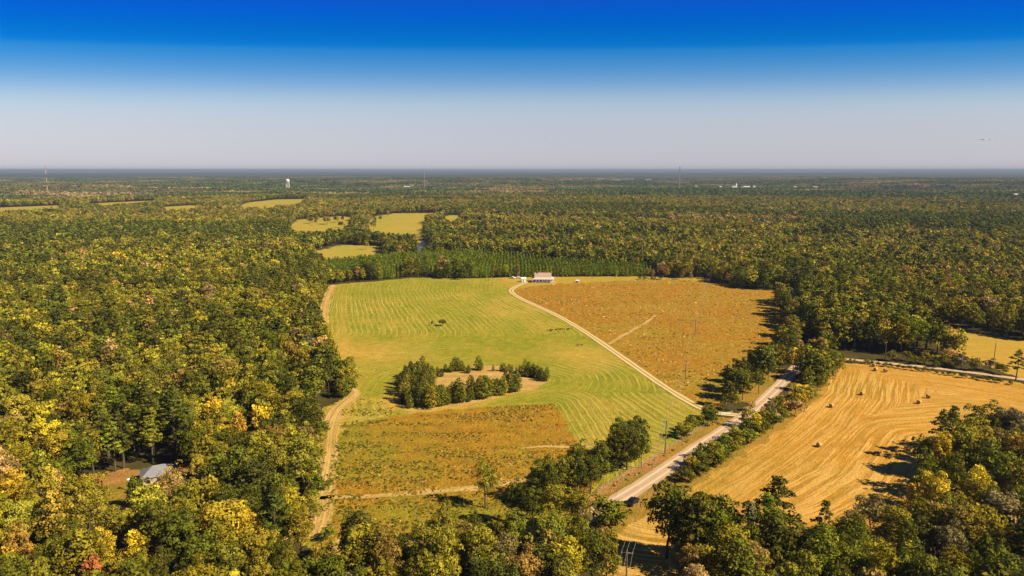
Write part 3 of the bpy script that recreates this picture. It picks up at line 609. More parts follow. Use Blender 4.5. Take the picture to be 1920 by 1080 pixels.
hedge([G(760,514),G(790,514),G(806,516)], 2, 3, dict(gold=1, lime=1, olive=2), 1.5)
hedge([G(1436,712),G(1452,688),G(1470,668),G(1484,655),G(1488,640),G(1480,610),G(1468,575),G(1466,562)], 12.5, 5, dict(green=4, olive=4, dark=3, brown=1), 1.2, 'broadleaf_tree', 1.1)
hedge([G(1500,640),G(1505,610),G(1498,585)], 12, 5, dict(green=4, olive=3, dark=4), 3, 'broadleaf_tree', 1.1)
hedge([G(1518,722),G(1535,708),G(1545,690),G(1552,665),G(1548,640),G(1540,610),G(1524,570)], 12, 5, dict(green=3, olive=5, dark=2, brown=1, gold=.5), 1.5, 'broadleaf_tree', 1.1)
hedge([G(1375,745),G(1400,722),G(1425,705),G(1442,690)], 10, 4, dict(green=3, olive=2, dark=4), 2.5, 'broadleaf_tree', 1.1)
hedge([G(1090,905),G(1130,892),G(1170,868),G(1212,845)], 13, 4.2, dict(green=3, dark=4), 2, 'broadleaf_tree', .9)
hedge([G(960,960),G(1010,945),G(1060,925),G(1090,905)], 13, 4.5, dict(green=3, dark=3, olive=3), 2.5, 'broadleaf_tree', .95)
hedge([G(1100,905),G(1130,895),G(1170,872),G(1212,848)], 5, 2.4, dict(green=3, dark=3), 1.5)
hedge([G(545,418),G(600,424),G(650,420),G(668,412)], 13, 17, dict(green=3, dark=3, olive=3), 18, 'broadleaf_tree', 1)
hedge([G(690,408),G(640,462),G(600,470)], 13, 40, dict(green=3, dark=3, olive=3), 18, 'broadleaf_tree', 1)
# ---- the woods: every tree stands somewhere; only the open ground is kept free
OPEN = [MEADOW, PASTURE, HAY, FIELD2, YARD, POND]+FAR
BR_EDGE = [(1190,1080),(1215,935),(1240,925),(1360,935),(1400,950),(1440,940),(1500,968),(1570,955),(1600,945),(1660,930),(1700,945),(1712,900),(1725,860),(1738,815),(1760,790),(1790,762),(1850,750),(1880,745),(1925,762),(2200,790),(2200,1400),(1190,1400)]
BR = poly([(a, b+6) for a, b in BR_EDGE], 13.0)
BC = poly([(1135,1010),(1100,960),(1060,925),(1010,905),(960,925),(930,980),(880,985),(850,1010),(800,1045),(560,1040),(540,1200),(1135,1200)], 13.0)
PINES = [poly([(1495,600),(1500,545),(1560,520),(1640,525),(1700,560),(1735,600),(1775,640),(1760,668),(1660,664),(1560,660),(1535,655)]),
         poly([(180,905),(200,800),(260,790),(330,800),(370,830),(370,880),(250,885)]),
         poly([(640,398),(640,364),(830,359),(860,392),(760,396)]), poly([(1000,402),(1000,372),(1250,368),(1560,370),(1500,400),(1250,404)]),
         poly([(1480,462),(1560,425),(1700,410),(1930,408),(1930,445),(1700,440)])]
BANDT = poly([(1230,424),(1300,410),(1500,408),(1720,402),(1560,424),(1400,428)])
CLEAR = poly([(1128,1400),(1128,1040),(1160,1000),(1190,975),(1222,938),(1245,965),(1240,1010),(1275,1045),(1290,1080),(1330,1400)])
def place_woods(cell, rmin, rmax, seed):
    r = np.random.default_rng(seed); xm = rmax*.86+60
    xs, ys = np.meshgrid(np.arange(-xm, xm, cell), np.arange(40, rmax, cell)); x = xs.ravel(); y = ys.ravel()
    x = x+r.uniform(-.42, .42, len(x))*cell; y = y+r.uniform(-.42, .42, len(y))*cell
    d = np.hypot(x, y); ok = (d >= rmin) & (d < rmax) & (np.abs(x) < .84*y+45); x, y = x[ok], y[ok]
    bad = np.zeros(len(x), bool); inbr = inside(BR, x, y); inbc = inside(BC, x, y)
    for P in OPEN:
        i = inside(P, x, y) | (dseg(P, x, y, True) < 2.6)
        if P is HAY: i &= ~inbr
        if P is MEADOW: i &= ~inbc
        bad |= i
    bad |= inside(CLEAR, x, y)
    bad |= inside(PLANT, x, y) | (dseg(PLANT, x, y, True) < 2)
    if rmin < 900:
        bad |= dseg(ROAD, x, y) < 7.5; bad |= dseg(ROAD2, x, y) < 8
        # verge between road and fields carries only its own trees
        V_ = poly([(1040,1010),(1098,900),(1215,830),(1345,760),(1390,690),(1470,640),(1480,540),(1500,540),(1495,600),(1540,650),(1560,655),(1750,668),(1900,690),(1900,725),(1580,690),(1300,920),(1190,1010),(1140,1050)])
        bad |= inside(V_, x, y) & ~inbr & ~inbc
        for kd, hx, hy, hh, c_, w_ in list(TREES):
            if hh > 6: bad |= np.hypot(x-hx, y-hy) < (5.2 if c_ in ('gold', 'orange') else 3.4 if kd != 'cedar_tree' else 2)
    x, y = x[~bad], y[~bad]; px, py = proj(x, y, 8.0)
    pin = np.zeros(len(x), bool)
    for P in PINES: pin |= inside(P, x, y)
    bt = inside(BANDT, x, y); inbig = inside(PINES[0], x, y); dd = np.hypot(x, y); cat = fbm(x+(y-x)*.3, y*2.2, 520, 131); n1 = fbm(x, y, 60, 91); n2 = fbm(x, y, 130, 97); n3_ = fbm(x, y*1.4, 75, 101)
    for i in range(len(x)):
        p, q = px[i], py[i]
        if inbig[i] and r.random() < .72:
            addt('broadleaf_tree', x[i], y[i], r.uniform(14, 19), pick(r, dict(olive=5, green=5, dark=2, lime=1.2, brown=1)), r.uniform(.95, 1.25)); continue
        if dd[i] > 750 and not inbig[i]:
            c_ = cat[i]
            if c_ > .55 and r.random() < .93: addt('pine_tree', x[i], y[i], r.uniform(13, 15), pick(r, dict(pineg=4, dark=1, young=3)), r.uniform(1.25, 1.5)); continue
            if c_ < .43 and r.random() < .9: addt('broadleaf_tree', x[i], y[i], r.uniform(8, 13), pick(r, dict(tan=.5, brown=1.2, lime=1.6, olive=4, green=2)), r.uniform(1, 1.35)); continue
        if pin[i] or (n1[i] > .66 and r.random() < .7):
            addt('pine_tree', x[i], y[i], r.uniform(15, 20)*(.8 if q < 430 else 1), pick(r, MIX_P), r.uniform(1.05, 1.45)); continue
        if bt[i]: mix = dict(tan=4, grey=3, olive=2)
        elif q > 1010 or (q > 880 and p < 600): mix = MIX_BL if p < 640 else MIX_BR
        elif p > 1150 and q > 700: mix = MIX_BR
        elif p < 640: mix = MIX_LL if (600 < q < 760 and n2[i] > .42) or n2[i] > .6 else MIX_L
        elif p < 1420 and q < 520: mix = MIX_C
        else: mix = MIX_R
        if n3_[i] > .57 and r.random() < .75: mix = dict(dark=5, green=4, olive=2)
        elif n3_[i] < .42 and r.random() < .6: mix = dict(lime=5, olive=5, gold=.3, tan=.4) if p < 640 else dict(olive=5, brown=3, tan=1, lime=1)
        h = r.uniform(10, 17)
        if inbr[i] if False else False: pass
        addt('broadleaf_tree', x[i], y[i], h, pick(r, mix), r.uniform(.72, 1.2)*(1 if rmin < 800 else 1.15))
place_woods(5.9, 60, 900, 1); place_woods(8.6, 900, 2350, 2)
# plantation in rows
x0, y0 = PLANT.min(0); x1, y1 = PLANT.max(0)
xs, ys = np.meshgrid(np.arange(x0, x1, 3.1), np.arange(y0, y1, 3.6)); x = xs.ravel()+r.normal(0, .35, xs.size); y = ys.ravel()+r.normal(0, .35, xs.size)
ok = inside(PLANT, x, y)
for kd, hx, hy, hh, c_, w_ in list(TREES):
    if kd == 'broadleaf_tree' and 450 < hy < 750 and -220 < hx < 160: ok &= np.hypot(x-hx, y-hy) > 3
for a, b in zip(x[ok], y[ok]): addt('plantation_pine', a, b, r.uniform(7.5, 10), pick(r, dict(spring=6, young=2, green=2)), r.uniform(.9, 1.2))

# ------------------------------------------------------------------ build them: the 300 of each kind that show largest are things, the rest is wood
def col_of(key, r): c = np.array(T[key])*r.uniform(.78, 1.25); return (float(c[0]*r.uniform(.9, 1.12)), float(c[1]), float(c[2]*r.uniform(.8, 1.3)))
def zone_of(px, py):
    if px < 640:
        if py > 985: return 'at the bottom left photo edge' if px < 330 else 'beneath the large golden tree'
        if py > 905: return 'left of the yard lamp post' if px < 230 else ('below the grey roofed house' if px < 400 else 'between golden tree and dirt track')
        if py > 830: return 'left of the house clearing' if px < 200 else ('around the grey roofed house' if px < 400 else 'between grey roof and dirt track')
        if py > 760: return 'in the woodland behind the house clearing' if px < 400 else 'beside the dirt track bend'
        return 'in the upper part of the left woodland' if px < 400 else 'at the left edge of the meadow'
    if py > 925: return 'below the weedy brown plot' if px < 900 else ("left of the gravel road's lower end" if px < 1170 else ('by the shaded power line clearing' if px < 1400 else ('at the near edge of the hay field' if px < 1700 else 'in the bottom right corner')))
    if px > 1690 and py > 730: return 'in the wood right of the hay field'
    if px > 1200 and py > 860: return "at the hay field's near corner"
    if py > 780: return 'on the left bank of the gravel road'
    if py > 540: return 'among the trees by the road bend' if px < 1570 else 'in the wood above the side road'
    if py > 460: return 'at the far edge of the meadow' if px < 1100 else 'at the far edge of the brown pasture'
    return 'in the woods beyond the fields'
ORD = ['leftmost', 'second', 'third', 'fourth', 'fifth', 'sixth', 'seventh', 'eighth', 'ninth', 'tenth', 'eleventh', 'twelfth', 'thirteenth', 'fourteenth', 'fifteenth', 'sixteenth', 'seventeenth', 'eighteenth', 'nineteenth', 'twentieth']
WORDS = dict(broadleaf_tree=('broadleaf tree', 'tree'), pine_tree=('pine', 'tree'), cedar_tree=('young evergreen', 'tree'), plantation_pine=('plantation pine', 'tree'), shrub=('shrub', 'shrub'), bare_tree=('nearly bare tree', 'tree'))
GRP = dict(broadleaf_tree='broadleaf trees of the woods', pine_tree='tall pines among the woods', cedar_tree='young evergreens in the meadow and below the plot', plantation_pine='rows of young pines behind the meadow', shrub='shrubs along the road and field edges', bare_tree='nearly bare trees')
stuff = {}; labels = {}
TENS = ['', '', 'twenty', 'thirty', 'forty', 'fifty', 'sixty', 'seventy', 'eighty', 'ninety']
def ordinal(i):
    if i < 20: return ORD[i]
    n = i+1; h = 'hundred-and-' if n > 99 else ''; n %= 100
    if n == 0: return 'hundredth'
    if n <= 20: return h+(['first'] + ORD[1:])[n-1]
    a, b = divmod(n, 10)
    return h+(TENS[a][:-1]+'ieth' if b == 0 else TENS[a]+'-'+(['first'] + ORD[1:])[b-1])
rr = np.random.default_rng(21)
for kd in ('broadleaf_tree', 'pine_tree', 'cedar_tree', 'plantation_pine', 'shrub', 'bare_tree'):
    A = [t for t in TREES if t[0] == kd]; sc = []
    for t in A:
        px, py = proj(t[1], t[2], t[3]*.8); vis = (-10 < px < 1930) and (py < 1085); d = math.hypot(t[1], t[2])
        s = t[3]*t[5]/d if vis else 0
        sc.append(s)
    o_ = np.argsort(-np.array(sc)); lim = 300; near = [A[i] for i in o_[:lim] if sc[i] > 0]; rest = [A[i] for i in o_[:lim] if sc[i] <= 0]+[A[i] for i in o_[lim:]]
    keyed = {}
    for t in near:
        px, py = proj(t[1], t[2], t[3]*.8)
        z_ = zone_of(px, py)
        size = 'tall' if t[3] > 15 else ('small' if (t[3] < 6 if kd != 'broadleaf_tree' else t[3] < 12) else '')
        if kd == 'cedar_tree' and py < 790:
            z_ = 'in the left clump of the meadow island' if px < 835 else ('in the near row of the meadow island' if py > 700 and px < 975 else ('in the right clump of the meadow island' if px > 970 else 'in the far row of the meadow island'))
        if kd == 'plantation_pine': z_ = 'left of the golden gap' if px < 780 else ('between golden gap and farmhouse' if px < 1000 else 'right of the farmhouse')
        if kd == 'shrub':
            if px < 700: z_ = 'along the dirt track'
            elif py < 640: z_ = 'in the open meadow' if px < 1100 else 'at the far edge of the brown pasture'
            elif px > 1570: z_ = 'along the side road'
            elif px > 1430: z_ = "at the hay field hedge's upper corner"
            elif px > 1260 and py > 790: z_ = 'between road and hay field'
            elif px > 1260: z_ = 'in the hedge beside the gate'
            else: z_ = 'at the lower end of the gravel road'
        # name rows by depth so that the ordinals stay short
        keyed.setdefault((z_, size, t[4]), []).append((px, t))
    for (z_, size, ck), L_ in keyed.items():
        L_.sort(key=lambda q: q[0]); n = len(L_)
        for i, (px, t) in enumerate(L_):
            base = (size+' ' if size else '')+CNAME[ck]+' '+WORDS[kd][0]
            if n == 1: lab = base+' '+z_
            elif i == n-1: lab = 'rightmost '+base+' '+z_
            elif i <= n/2: lab = ordinal(i)+(' from left ' if i else ' ')+base+' '+z_
            else: lab = ordinal(n-1-i)+' from right '+base+' '+z_
            labels[id(t)] = lab
    for t in near:
        _, x, y, h, ck, wide = t; cm, tm, zt = PROTO[kd][rr.integers(len(PROTO[kd]))]; s = h/zt; tint = col_of(ck, rr); rz = rr.uniform(0, 6.28)
        if kd == 'plantation_pine':
            o = bpy.data.objects.new(kd, cm); link(o); o.location = (x, y, 0); o.rotation_euler = (0, 0, rz); o.scale = (s*wide, s*wide, s); o['tint'] = tint
        else:
            o = empty(kd, (x, y, 0), rz, (s*wide, s*wide, s))
            c = bpy.data.objects.new('crown', cm); link(c, o); c['tint'] = tint
            b = bpy.data.objects.new('trunk', tm); link(b, o)
        tag(o, labels[id(t)], WORDS[kd][1], GRP[kd])
    stuff[kd] = rest
def scatter(name, P3, scl, rot, idx, tints, meshes, label, cat):
    """one object whose geometry nodes set the meshes on its points"""
    coll = bpy.data.collections.new(name+'_shapes')
    for i, m in enumerate(meshes):
        o = bpy.data.objects.new('%s_shape_%02d' % (name, i), m); coll.objects.link(o)
    me = bpy.data.meshes.new(name); n = len(P3); me.vertices.add(n); me.vertices.foreach_set('co', np.asarray(P3, np.float32).ravel())
    a = me.attributes.new('scl', 'FLOAT_VECTOR', 'POINT'); a.data.foreach_set('vector', np.asarray(scl, np.float32).ravel())
    a = me.attributes.new('rot', 'FLOAT_VECTOR', 'POINT'); a.data.foreach_set('vector', np.asarray(rot, np.float32).ravel())
    a = me.attributes.new('idx', 'INT', 'POINT'); a.data.foreach_set('value', np.asarray(idx, np.int32))
    a = me.attributes.new('tint', 'FLOAT_VECTOR', 'POINT'); a.data.foreach_set('vector', np.asarray(tints, np.float32).ravel())
    ob = bpy.data.objects.new(name, me); link(ob); tag(ob, label, cat, None, 'stuff')
    ng = bpy.data.node_groups.new(name, 'GeometryNodeTree'); N, L = ng.nodes, ng.links
    ng.interface.new_socket('Geometry', in_out='INPUT', socket_type='NodeSocketGeometry'); ng.interface.new_socket('Geometry', in_out='OUTPUT', socket_type='NodeSocketGeometry')
    gi = N.new('NodeGroupInput'); go = N.new('NodeGroupOutput'); ip = N.new('GeometryNodeInstanceOnPoints'); ci = N.new('GeometryNodeCollectionInfo')
    ci.inputs['Collection'].default_value = coll; ci.inputs['Separate Children'].default_value = True; ci.inputs['Reset Children'].default_value = True
    def na(nm, ty): q = N.new('GeometryNodeInputNamedAttribute'); q.data_type = ty; q.inputs['Name'].default_value = nm; return [s for s in q.outputs if s.enabled and s.name == 'Attribute'][0]
    L.new(gi.outputs[0], ip.inputs['Points']); L.new(ci.outputs[0], ip.inputs['Instance']); ip.inputs['Pick Instance'].default_value = True
    L.new(na('idx', 'INT'), ip.inputs['Instance Index']); L.new(na('scl', 'FLOAT_VECTOR'), ip.inputs['Scale'])
    L.new(na('rot', 'FLOAT_VECTOR'), ip.inputs['Rotation']); L.new(ip.outputs[0], go.inputs[0])
    md = ob.modifiers.new('wood', 'NODES'); md.node_group = ng; return ob
STN = dict(broadleaf_tree=('woodland', 'dense mixed broadleaf woodland turning yellow around and beyond the fields', 'woodland'),
           pine_tree=('pine_woodland', 'tall dark pines mixed through the woods beyond the fields', 'woodland'),
           plantation_pine=('pine_plantation', 'dense block of bright green young pines behind the meadow', 'plantation'),
           cedar_tree=('evergreen_thicket', 'small evergreens packed in the thicket', 'thicket'), shrub=('scrub', 'low scrub along the edges', 'scrub'))
for kd, L_ in stuff.items():
    if not L_: continue
    n = len(L_); zt = [p[2] for p in PROTO[kd]]; nv = len(zt); r2 = np.random.default_rng(5)
    vi = r2.integers(0, nv, n); xy = np.array([(t[1], t[2]) for t in L_]); d = np.hypot(xy[:, 0], xy[:, 1]); lod = (d > 620).astype(int)
    s = np.array([t[3] for t in L_])/np.array(zt)[vi]; w = np.array([t[5] for t in L_]); far = 1+.12*(d > 900)
    tn = np.array([col_of(t[4], r2) for t in L_])
    scatter(STN[kd][0], np.c_[xy, np.zeros(n)], np.c_[s*w*far, s*w*far, s], np.c_[np.zeros((n, 2)), r2.uniform(0, 6.28, n)], vi+lod*nv, tn, LOW[kd][0]+LOW[kd][1], STN[kd][1], STN[kd][2])
# the far woods: stands of many trees
def stand(seed):
    r = np.random.default_rng(seed); C = []; Nn = []; v = []
    for i in range(8):
        for j in range(8):
            cx, cy = (i-3.5)*9.5+r.normal(0, 2), (j-3.5)*9.5+r.normal(0, 2); h = r.uniform(9, 15); R = r.uniform(4.5, 6.5); n = 26
            d = r.normal(0, 1, (n, 3)); d /= np.linalg.norm(d, axis=1)[:, None]; d[:, 2] = np.abs(d[:, 2])*1.1-.25
            C.append(np.c_[cx+d[:, 0]*R, cy+d[:, 1]*R, h-5+d[:, 2]*6]); Nn.append(d); v.append(np.clip(np.full(n, r.uniform(0, 1))+r.normal(0, .1, n), 0, 1))
    V, Fq = quads(np.vstack(C), np.vstack(Nn), 2.3, .35, seed); return npmesh('stand', V, Fq, LEAF, {'v': ('FACE', np.concatenate(v))})
st = [stand(i) for i in range(6)]
g = 68.0; xs, ys = np.meshgrid(np.arange(-7600, 7600, g), np.arange(1500, 9000, g)); x = xs.ravel()+rr.uniform(-12, 12, xs.size); y = ys.ravel()+rr.uniform(-12, 12, xs.size)
d = np.hypot(x, y); ok = (d > 2340) & (d < 8500) & (np.abs(x) < .84*y+100); x, y, d = x[ok], y[ok], d[ok]
nn = fbm(x, y*1.5, 420, 77); n3 = fbm(x, y, 900, 78)
keep = ~((nn > .675) & (d > 2500)) ; x, y, nn, n3 = x[keep], y[keep], nn[keep], n3[keep]; n = len(x)
n3 = n3
tn = np.where((n3 > .52)[:, None], np.array([.07, .075, .026]), np.array([.052, .068, .02]))*rr.uniform(.75, 1.3, n)[:, None]
c3 = noise(x, y*2.5, 700, 133)
tn = np.where((c3 > .62)[:, None], np.array([.045, .068, .016])*rr.uniform(.85, 1.15, n)[:, None], tn); tn = np.where((c3 < .36)[:, None], np.array([.085, .085, .032])*rr.uniform(.8, 1.2, n)[:, None], tn)
tn = np.where((noise(x, y*2, 260, 79) > .72)[:, None], np.array([.16, .125, .05])*rr.uniform(.7, 1.2, n)[:, None], tn)
scatter('far_woods', np.c_[x, y, terrain(x, y)], np.ones((n, 3))*rr.uniform(.9, 1.15, n)[:, None], np.c_[np.zeros((n, 2)), rr.integers(0, 4, n)*PI/2], rr.integers(0, 6, n), tn, st, 'rolling woods fading into the haze towards the horizon', 'woods')

# tussocks and weeds
def tuft(seed, s=.2, n=60, h=.9, R=.7):
    r = np.random.default_rng(seed); d = r.normal(0, 1, (n, 3)); d /= np.linalg.norm(d, axis=1)[:, None]; d[:, 2] = np.abs(d[:, 2])
    C = d*np.array((R, R, h*.6))*r.uniform(.5, 1, n)[:, None]; V, Fq = quads(C, d, s, .5, seed); return npmesh('tuft', V, Fq, LEAF, {'v': ('FACE', r.uniform(.05, .62, n))})
tf = [tuft(i) for i in range(5)]
def weeds(name, P, n, mix, size, label, seed, clump=None, z=.05, wfn=None):
    r = np.random.default_rng(seed); lo, hi = P.min(0), P.max(0); q = lo+(hi-lo)*r.random((n*4, 2)); ok = inside(P, q[:, 0], q[:, 1]) & (dseg(DRIVE, q[:, 0], q[:, 1]) > 3) & (dseg(ROAD, q[:, 0], q[:, 1]) > 4.5)
    if clump: ok &= fbm(q[:, 0]*.45, q[:, 1]*1.5, clump, seed)+r.normal(0, .085, len(q)) > .53
    q = q[ok][:n]; m = len(q)
    if wfn: keys = [wfn(a, b, r) for a, b in q]
    else: keys = [pick(r, mix) for _ in range(m)]
    tn = np.array([col_of(k, r) for k in keys]); s = r.uniform(.5, 1.3, m)*size
    scatter(name, np.c_[q, np.full(m, z)], np.c_[s*1.2, s, s*.8], np.c_[np.zeros((m, 2)), r.uniform(0, 6.28, m)], r.integers(0, 5, m), tn, tf, label, 'weeds')
T['strawp'] = (.50, .37, .12); T['straw'] = (.36, .26, .06); T['weed'] = (.16, .165, .018); T['rust'] = (.26, .14, .02); T['dkg'] = (.07, .08, .010); T['dkw'] = (.12, .105, .012)
weeds('pasture_tussocks', PASTURE, 2600, dict(straw=6, rust=3, dkw=1.6, weed=1), .75, 'pale and rusty tussocks scattered over the brown pasture', 4, 12)
def pw(a, b, r):
    px, py = proj(a, b); g_ = np.clip((900-px)/260, 0, 1)*(py < 905)+(py > 930)*.8
    return pick(r, dict(weed=1+4*g_, dkg=.8+4*g_, dkw=1.5+2*g_, straw=2, rust=2.5*(1-g_)+.3))
weeds('pale_grass_drifts', PASTURE, 900, dict(strawp=5, straw=2), .95, 'drifts of pale dry grass in the brown pasture', 14, 16)
weeds('plot_weeds', PLOT, 5000, None, .55, 'green and straw coloured weeds dotted over the brown plot', 5, 7, .06, pw)
weeds('road_verge_weeds', poly([(1040,990),(1110,930),(1200,880),(1300,820),(1350,784),(1380,790),(1300,860),(1200,925),(1120,985)]), 500, dict(straw=4, dkw=3, weed=2, rust=2), .7, 'dry weeds on the verge beside the gravel road', 6)
weeds('track_edge_weeds', poly([(600,1000),(640,760),(700,740),(760,780),(650,805),(625,940),(640,1020)]), 700, dict(straw=2, weed=4, dkw=2), .6, 'low weeds along the dirt track', 8, 6)

# ------------------------------------------------------------------ buildings
def gable(mb, x0, x1, y0, y1, z0, zr, ov=.4, th=.18):
    ym = (y0+y1)/2; k = (zr-z0)/(ym-y0); a, b = y0-ov, y1+ov; za = z0-k*ov
    mb.extrude([(a, za), (ym, zr), (b, za), (b, za+th), (ym, zr+th), (a, za+th)], x0-ov, x1+ov)
def window(root, wall_y, x, z, w, h, mat=None):
    f = MB().box(x-w/2-.1, x+w/2+.1, wall_y-.09, wall_y-.004, z-h/2-.1, z+h/2+.1).build('window', M_WHITE, root)
    MB().box(x-w/2, x+w/2, wall_y-.12, wall_y-.095, z-h/2, z+h/2).build('pane', M_GLASS, f); return f
# farmhouse
hx, hy = G(1018, 530)
H1 = empty('farmhouse', (hx, hy, 0.1), math.radians(-2)); tag(H1, 'white farmhouse with tan gable roof, porch and dark windows at the top of the meadow', 'house')
mb = MB(); mb.box(-8, 8, 0, 9, 0, 3.3); mb.extrude([(.9, 3.3), (8.1, 3.3), (4.5, 6.6)], -6.4, 6.4); mb.build('wall', M_WHITE, H1)
mb = MB(); gable(mb, -6.4, 6.4, .6, 8.4, 4.1, 7.3, .5, .2); rf = mb.build('roof', M_ROOFT, H1)
MB().box(-4.6, -3.9, 3.6, 4.4, 6.6, 8.3).build('chimney', M_BRICK, rf)
mb = MB(); mb.add([(-9,-2.2,2.9),(9,-2.2,2.9),(9,9.6,2.9),(-9,9.6,2.9),(-6.2,.7,4.25),(6.2,.7,4.25),(6.2,8.3,4.25),(-6.2,8.3,4.25)], [(0,1,5,4),(1,2,6,5),(2,3,7,6),(3,0,4,7),(3,2,1,0),(4,5,6,7)]); mb.build('porch_roof', plain('pale_porch_roof', (.62, .5, .44), .7, .08), H1)
for i in range(7): MB().box(-8.8+i*2.9, -8.6+i*2.9, -2.1, -1.9, .2, 2.9).build('porch_post', M_WHITE, H1)
MB().box(-8.9, 8.9, -2.2, -.01, 0, .2).build('porch_floor', M_GREYWOOD, H1)
for i, x_ in enumerate((-6.6, -4.3, -1.9, .4, 2.6, 4.9)): window(H1, 0, x_, 1.7, 1.25 if i % 2 == 0 else .8, 1.9)
MB().box(6.3, 7.2, -.08, -.005, .2, 2.3).build('door', M_WHITE, H1)
# shed by the farmhouse
sx, sy = G(981.5, 528.5); H2 = empty('garden_shed', (sx, sy, .1), .2); tag(H2, 'small white shed with a dark doorway left of the farmhouse', 'shed')
MB().box(-1.8, 1.8, -1.5, 1.5, 0, 2.6).build('wall', M_WHITE, H2); mb = MB(); gable(mb, -1.8, 1.8, -1.5, 1.5, 2.6, 3.7, .25, .12); mb.extrude([(-1.5, 2.6), (1.5, 2.6), (0, 3.6)], -1.78, 1.78); mb.build('roof', M_WHITE, H2)
MB().box(-.9, .1, -1.56, -1.505, 0, 2).build('door', M_ROOFG, H2)
sx, sy = G(1083, 530); H3 = empty('well_house', (sx, sy, .1), -.3); tag(H3, 'tiny pump shed with a dark open side on the lawn right of the farmhouse', 'shed')
MB().box(-1.2, 1.2, -1, 1, 0, 1.5).build('wall', M_TANBLD, H3); mb = MB(); gable(mb, -1.2, 1.2, -1, 1, 1.5, 2.2, .2, .1); mb.build('roof', M_WHITE, H3)
MB().box(-1.1, .2, -1.05, -1.005, .1, 1.4).build('opening_shade', M_TYRE, H3)  # black panel on the closed wall, standing in for the shade inside
# grey roofed house in the left wood
hx, hy = G(298, 900); H4 = empty('woodland_house', (hx, hy, .1), math.radians(28), (.85, .85, .9)); tag(H4, 'house with a grey hip roof half hidden in the left woodland clearing', 'house')
MB().box(-5, 5, -3.8, 3.8, 0, 2.9).build('wall', M_TANBLD, H4)
MB().add([(-5.6,-4.4,2.8),(5.6,-4.4,2.8),(5.6,4.4,2.8),(-5.6,4.4,2.8),(-1.6,0,5.2),(1.6,0,5.2)], [(0,1,5,4),(1,2,5),(2,3,4,5),(3,0,4),(3,2,1,0)]).build('roof', M_ROOFG, H4)
for x_ in (-3, 0, 3): window(H4, -3.8, x_, 1.6, 1.1, 1.2)
px_, py_ = G(243, 920); Lp = empty('yard_lamp', (px_, py_, 0)); tag(Lp, 'white yard lamp post with a flat cap at the edge of the clearing', 'lamp post')
MB().tube([(0, 0, 0), (0, 0, 3.4)], .16, 8).build('post', M_WHITE, Lp); MB().tube([(0, 0, 3.4), (0, 0, 3.55), (0, 0, 3.7)], [.55, .5, .12], 12).build('cap', M_WHITE, Lp)

# cars
def car(px, py, rz, mat, label, sc=1.0, pickup=False):
    x, y = G(px, py); c = empty('parked_car', (x, y, .15), rz, (sc, sc, sc)); tag(c, label, 'car')
    mb = MB()
    prof = [(-2.4,.35),(-2.4,.95),(-1.7,1.05),(-1.2,1.6),(.5,1.68),(1.1,1.15),(2.2,1.0),(2.4,.75),(2.4,.35)] if not pickup else [(-2.7,.4),(-2.7,1.1),(-.7,1.12),(-.6,1.75),(.7,1.78),(1.2,1.2),(2.5,1.1),(2.65,.8),(2.65,.4)]
    mb.extrude([(a, b) for a, b in prof], -.9, .9, 'x'); mb.build('body', mat, c)
    for s in (-1, 1):
        for q in (-1.5, 1.5):
            w = MB().tube([(s*.78, q, .36), (s*.96, q, .36)], .36, 12).build('wheel', M_TYRE, c); MB().tube([(s*.955, q, .36), (s*.985, q, .36)], .2, 8).build('rim', M_CHROME, w)
        MB().add([(s*.905, -1.0, 1.12), (s*.905, -.75, 1.52), (s*.905, .42, 1.58), (s*.905, .85, 1.18)], [(0, 1, 2, 3)] if s > 0 else [(3, 2, 1, 0)]).build('side_window', M_GLASS, c)
        MB().box(s*.62-.16, s*.62+.16, 2.4 if not pickup else 2.6, 2.46 if not pickup else 2.7, .72, .86).build('headlight', M_HEAD, c)
    MB().add([(-.8, .56, 1.68), (.8, .56, 1.68), (.82, 1.09, 1.22), (-.82, 1.09, 1.22)], [(0, 1, 2, 3)]).build('windscreen', M_GLASS, c) if not pickup else MB().add([(-.8, .76, 1.74), (.8, .76, 1.74), (.82, 1.19, 1.25), (-.82, 1.19, 1.25)], [(0, 1, 2, 3)]).build('windscreen', M_GLASS, c)
    return c
rd = math.atan2(G(1300,845)[1]-G(1200,914)[1], G(1300,845)[0]-G(1200,914)[0])-PI/2
car(1187, 945, rd, M_CAR, 'dark blue car parked on the right verge of the gravel road', .95)
car(960.5, 522.5, 1.2, M_WHITE, 'white car parked at the far edge of the lawn, leftmost by the trees'); car(971.5, 522.3, 1.4, M_WHITE, 'white pickup parked at the tree edge, nearer the farmhouse', 1.0, True)

# ------------------------------------------------------------------ hay bales
bm_ = MB(); n = 20
V = [(x_, .8*math.sin(t)*(1 if True else 1), .78+.78*math.cos(t)) for x_ in (-.72, -.6, .6, .72) for t in [2*PI*k/n for k in range(n)]]
V = [(a, b*(.93 if abs(a) > .7 else 1), .78+(c-.78)*(.93 if abs(a) > .7 else 1)) for a, b, c in V]
bm_.add(V, [(i*n+k, i*n+(k+1) % n, (i+1)*n+(k+1) % n, (i+1)*n+k) for i in range(3) for k in range(n)]+[tuple(range(n-1, -1, -1)), tuple(3*n+k for k in range(n))]); BM = bm_.mesh('wrap', M_BALE)
em = MB()
for s in (-1, 1):
    for rad in (.62, .4, .18):
        ring = [(s*.725, rad*math.sin(2*PI*k/16), .78+rad*math.cos(2*PI*k/16)) for k in range(17)]; em.tube(ring, .035, 4, False)
EM = em.mesh('spiral_end', M_BALEDK)
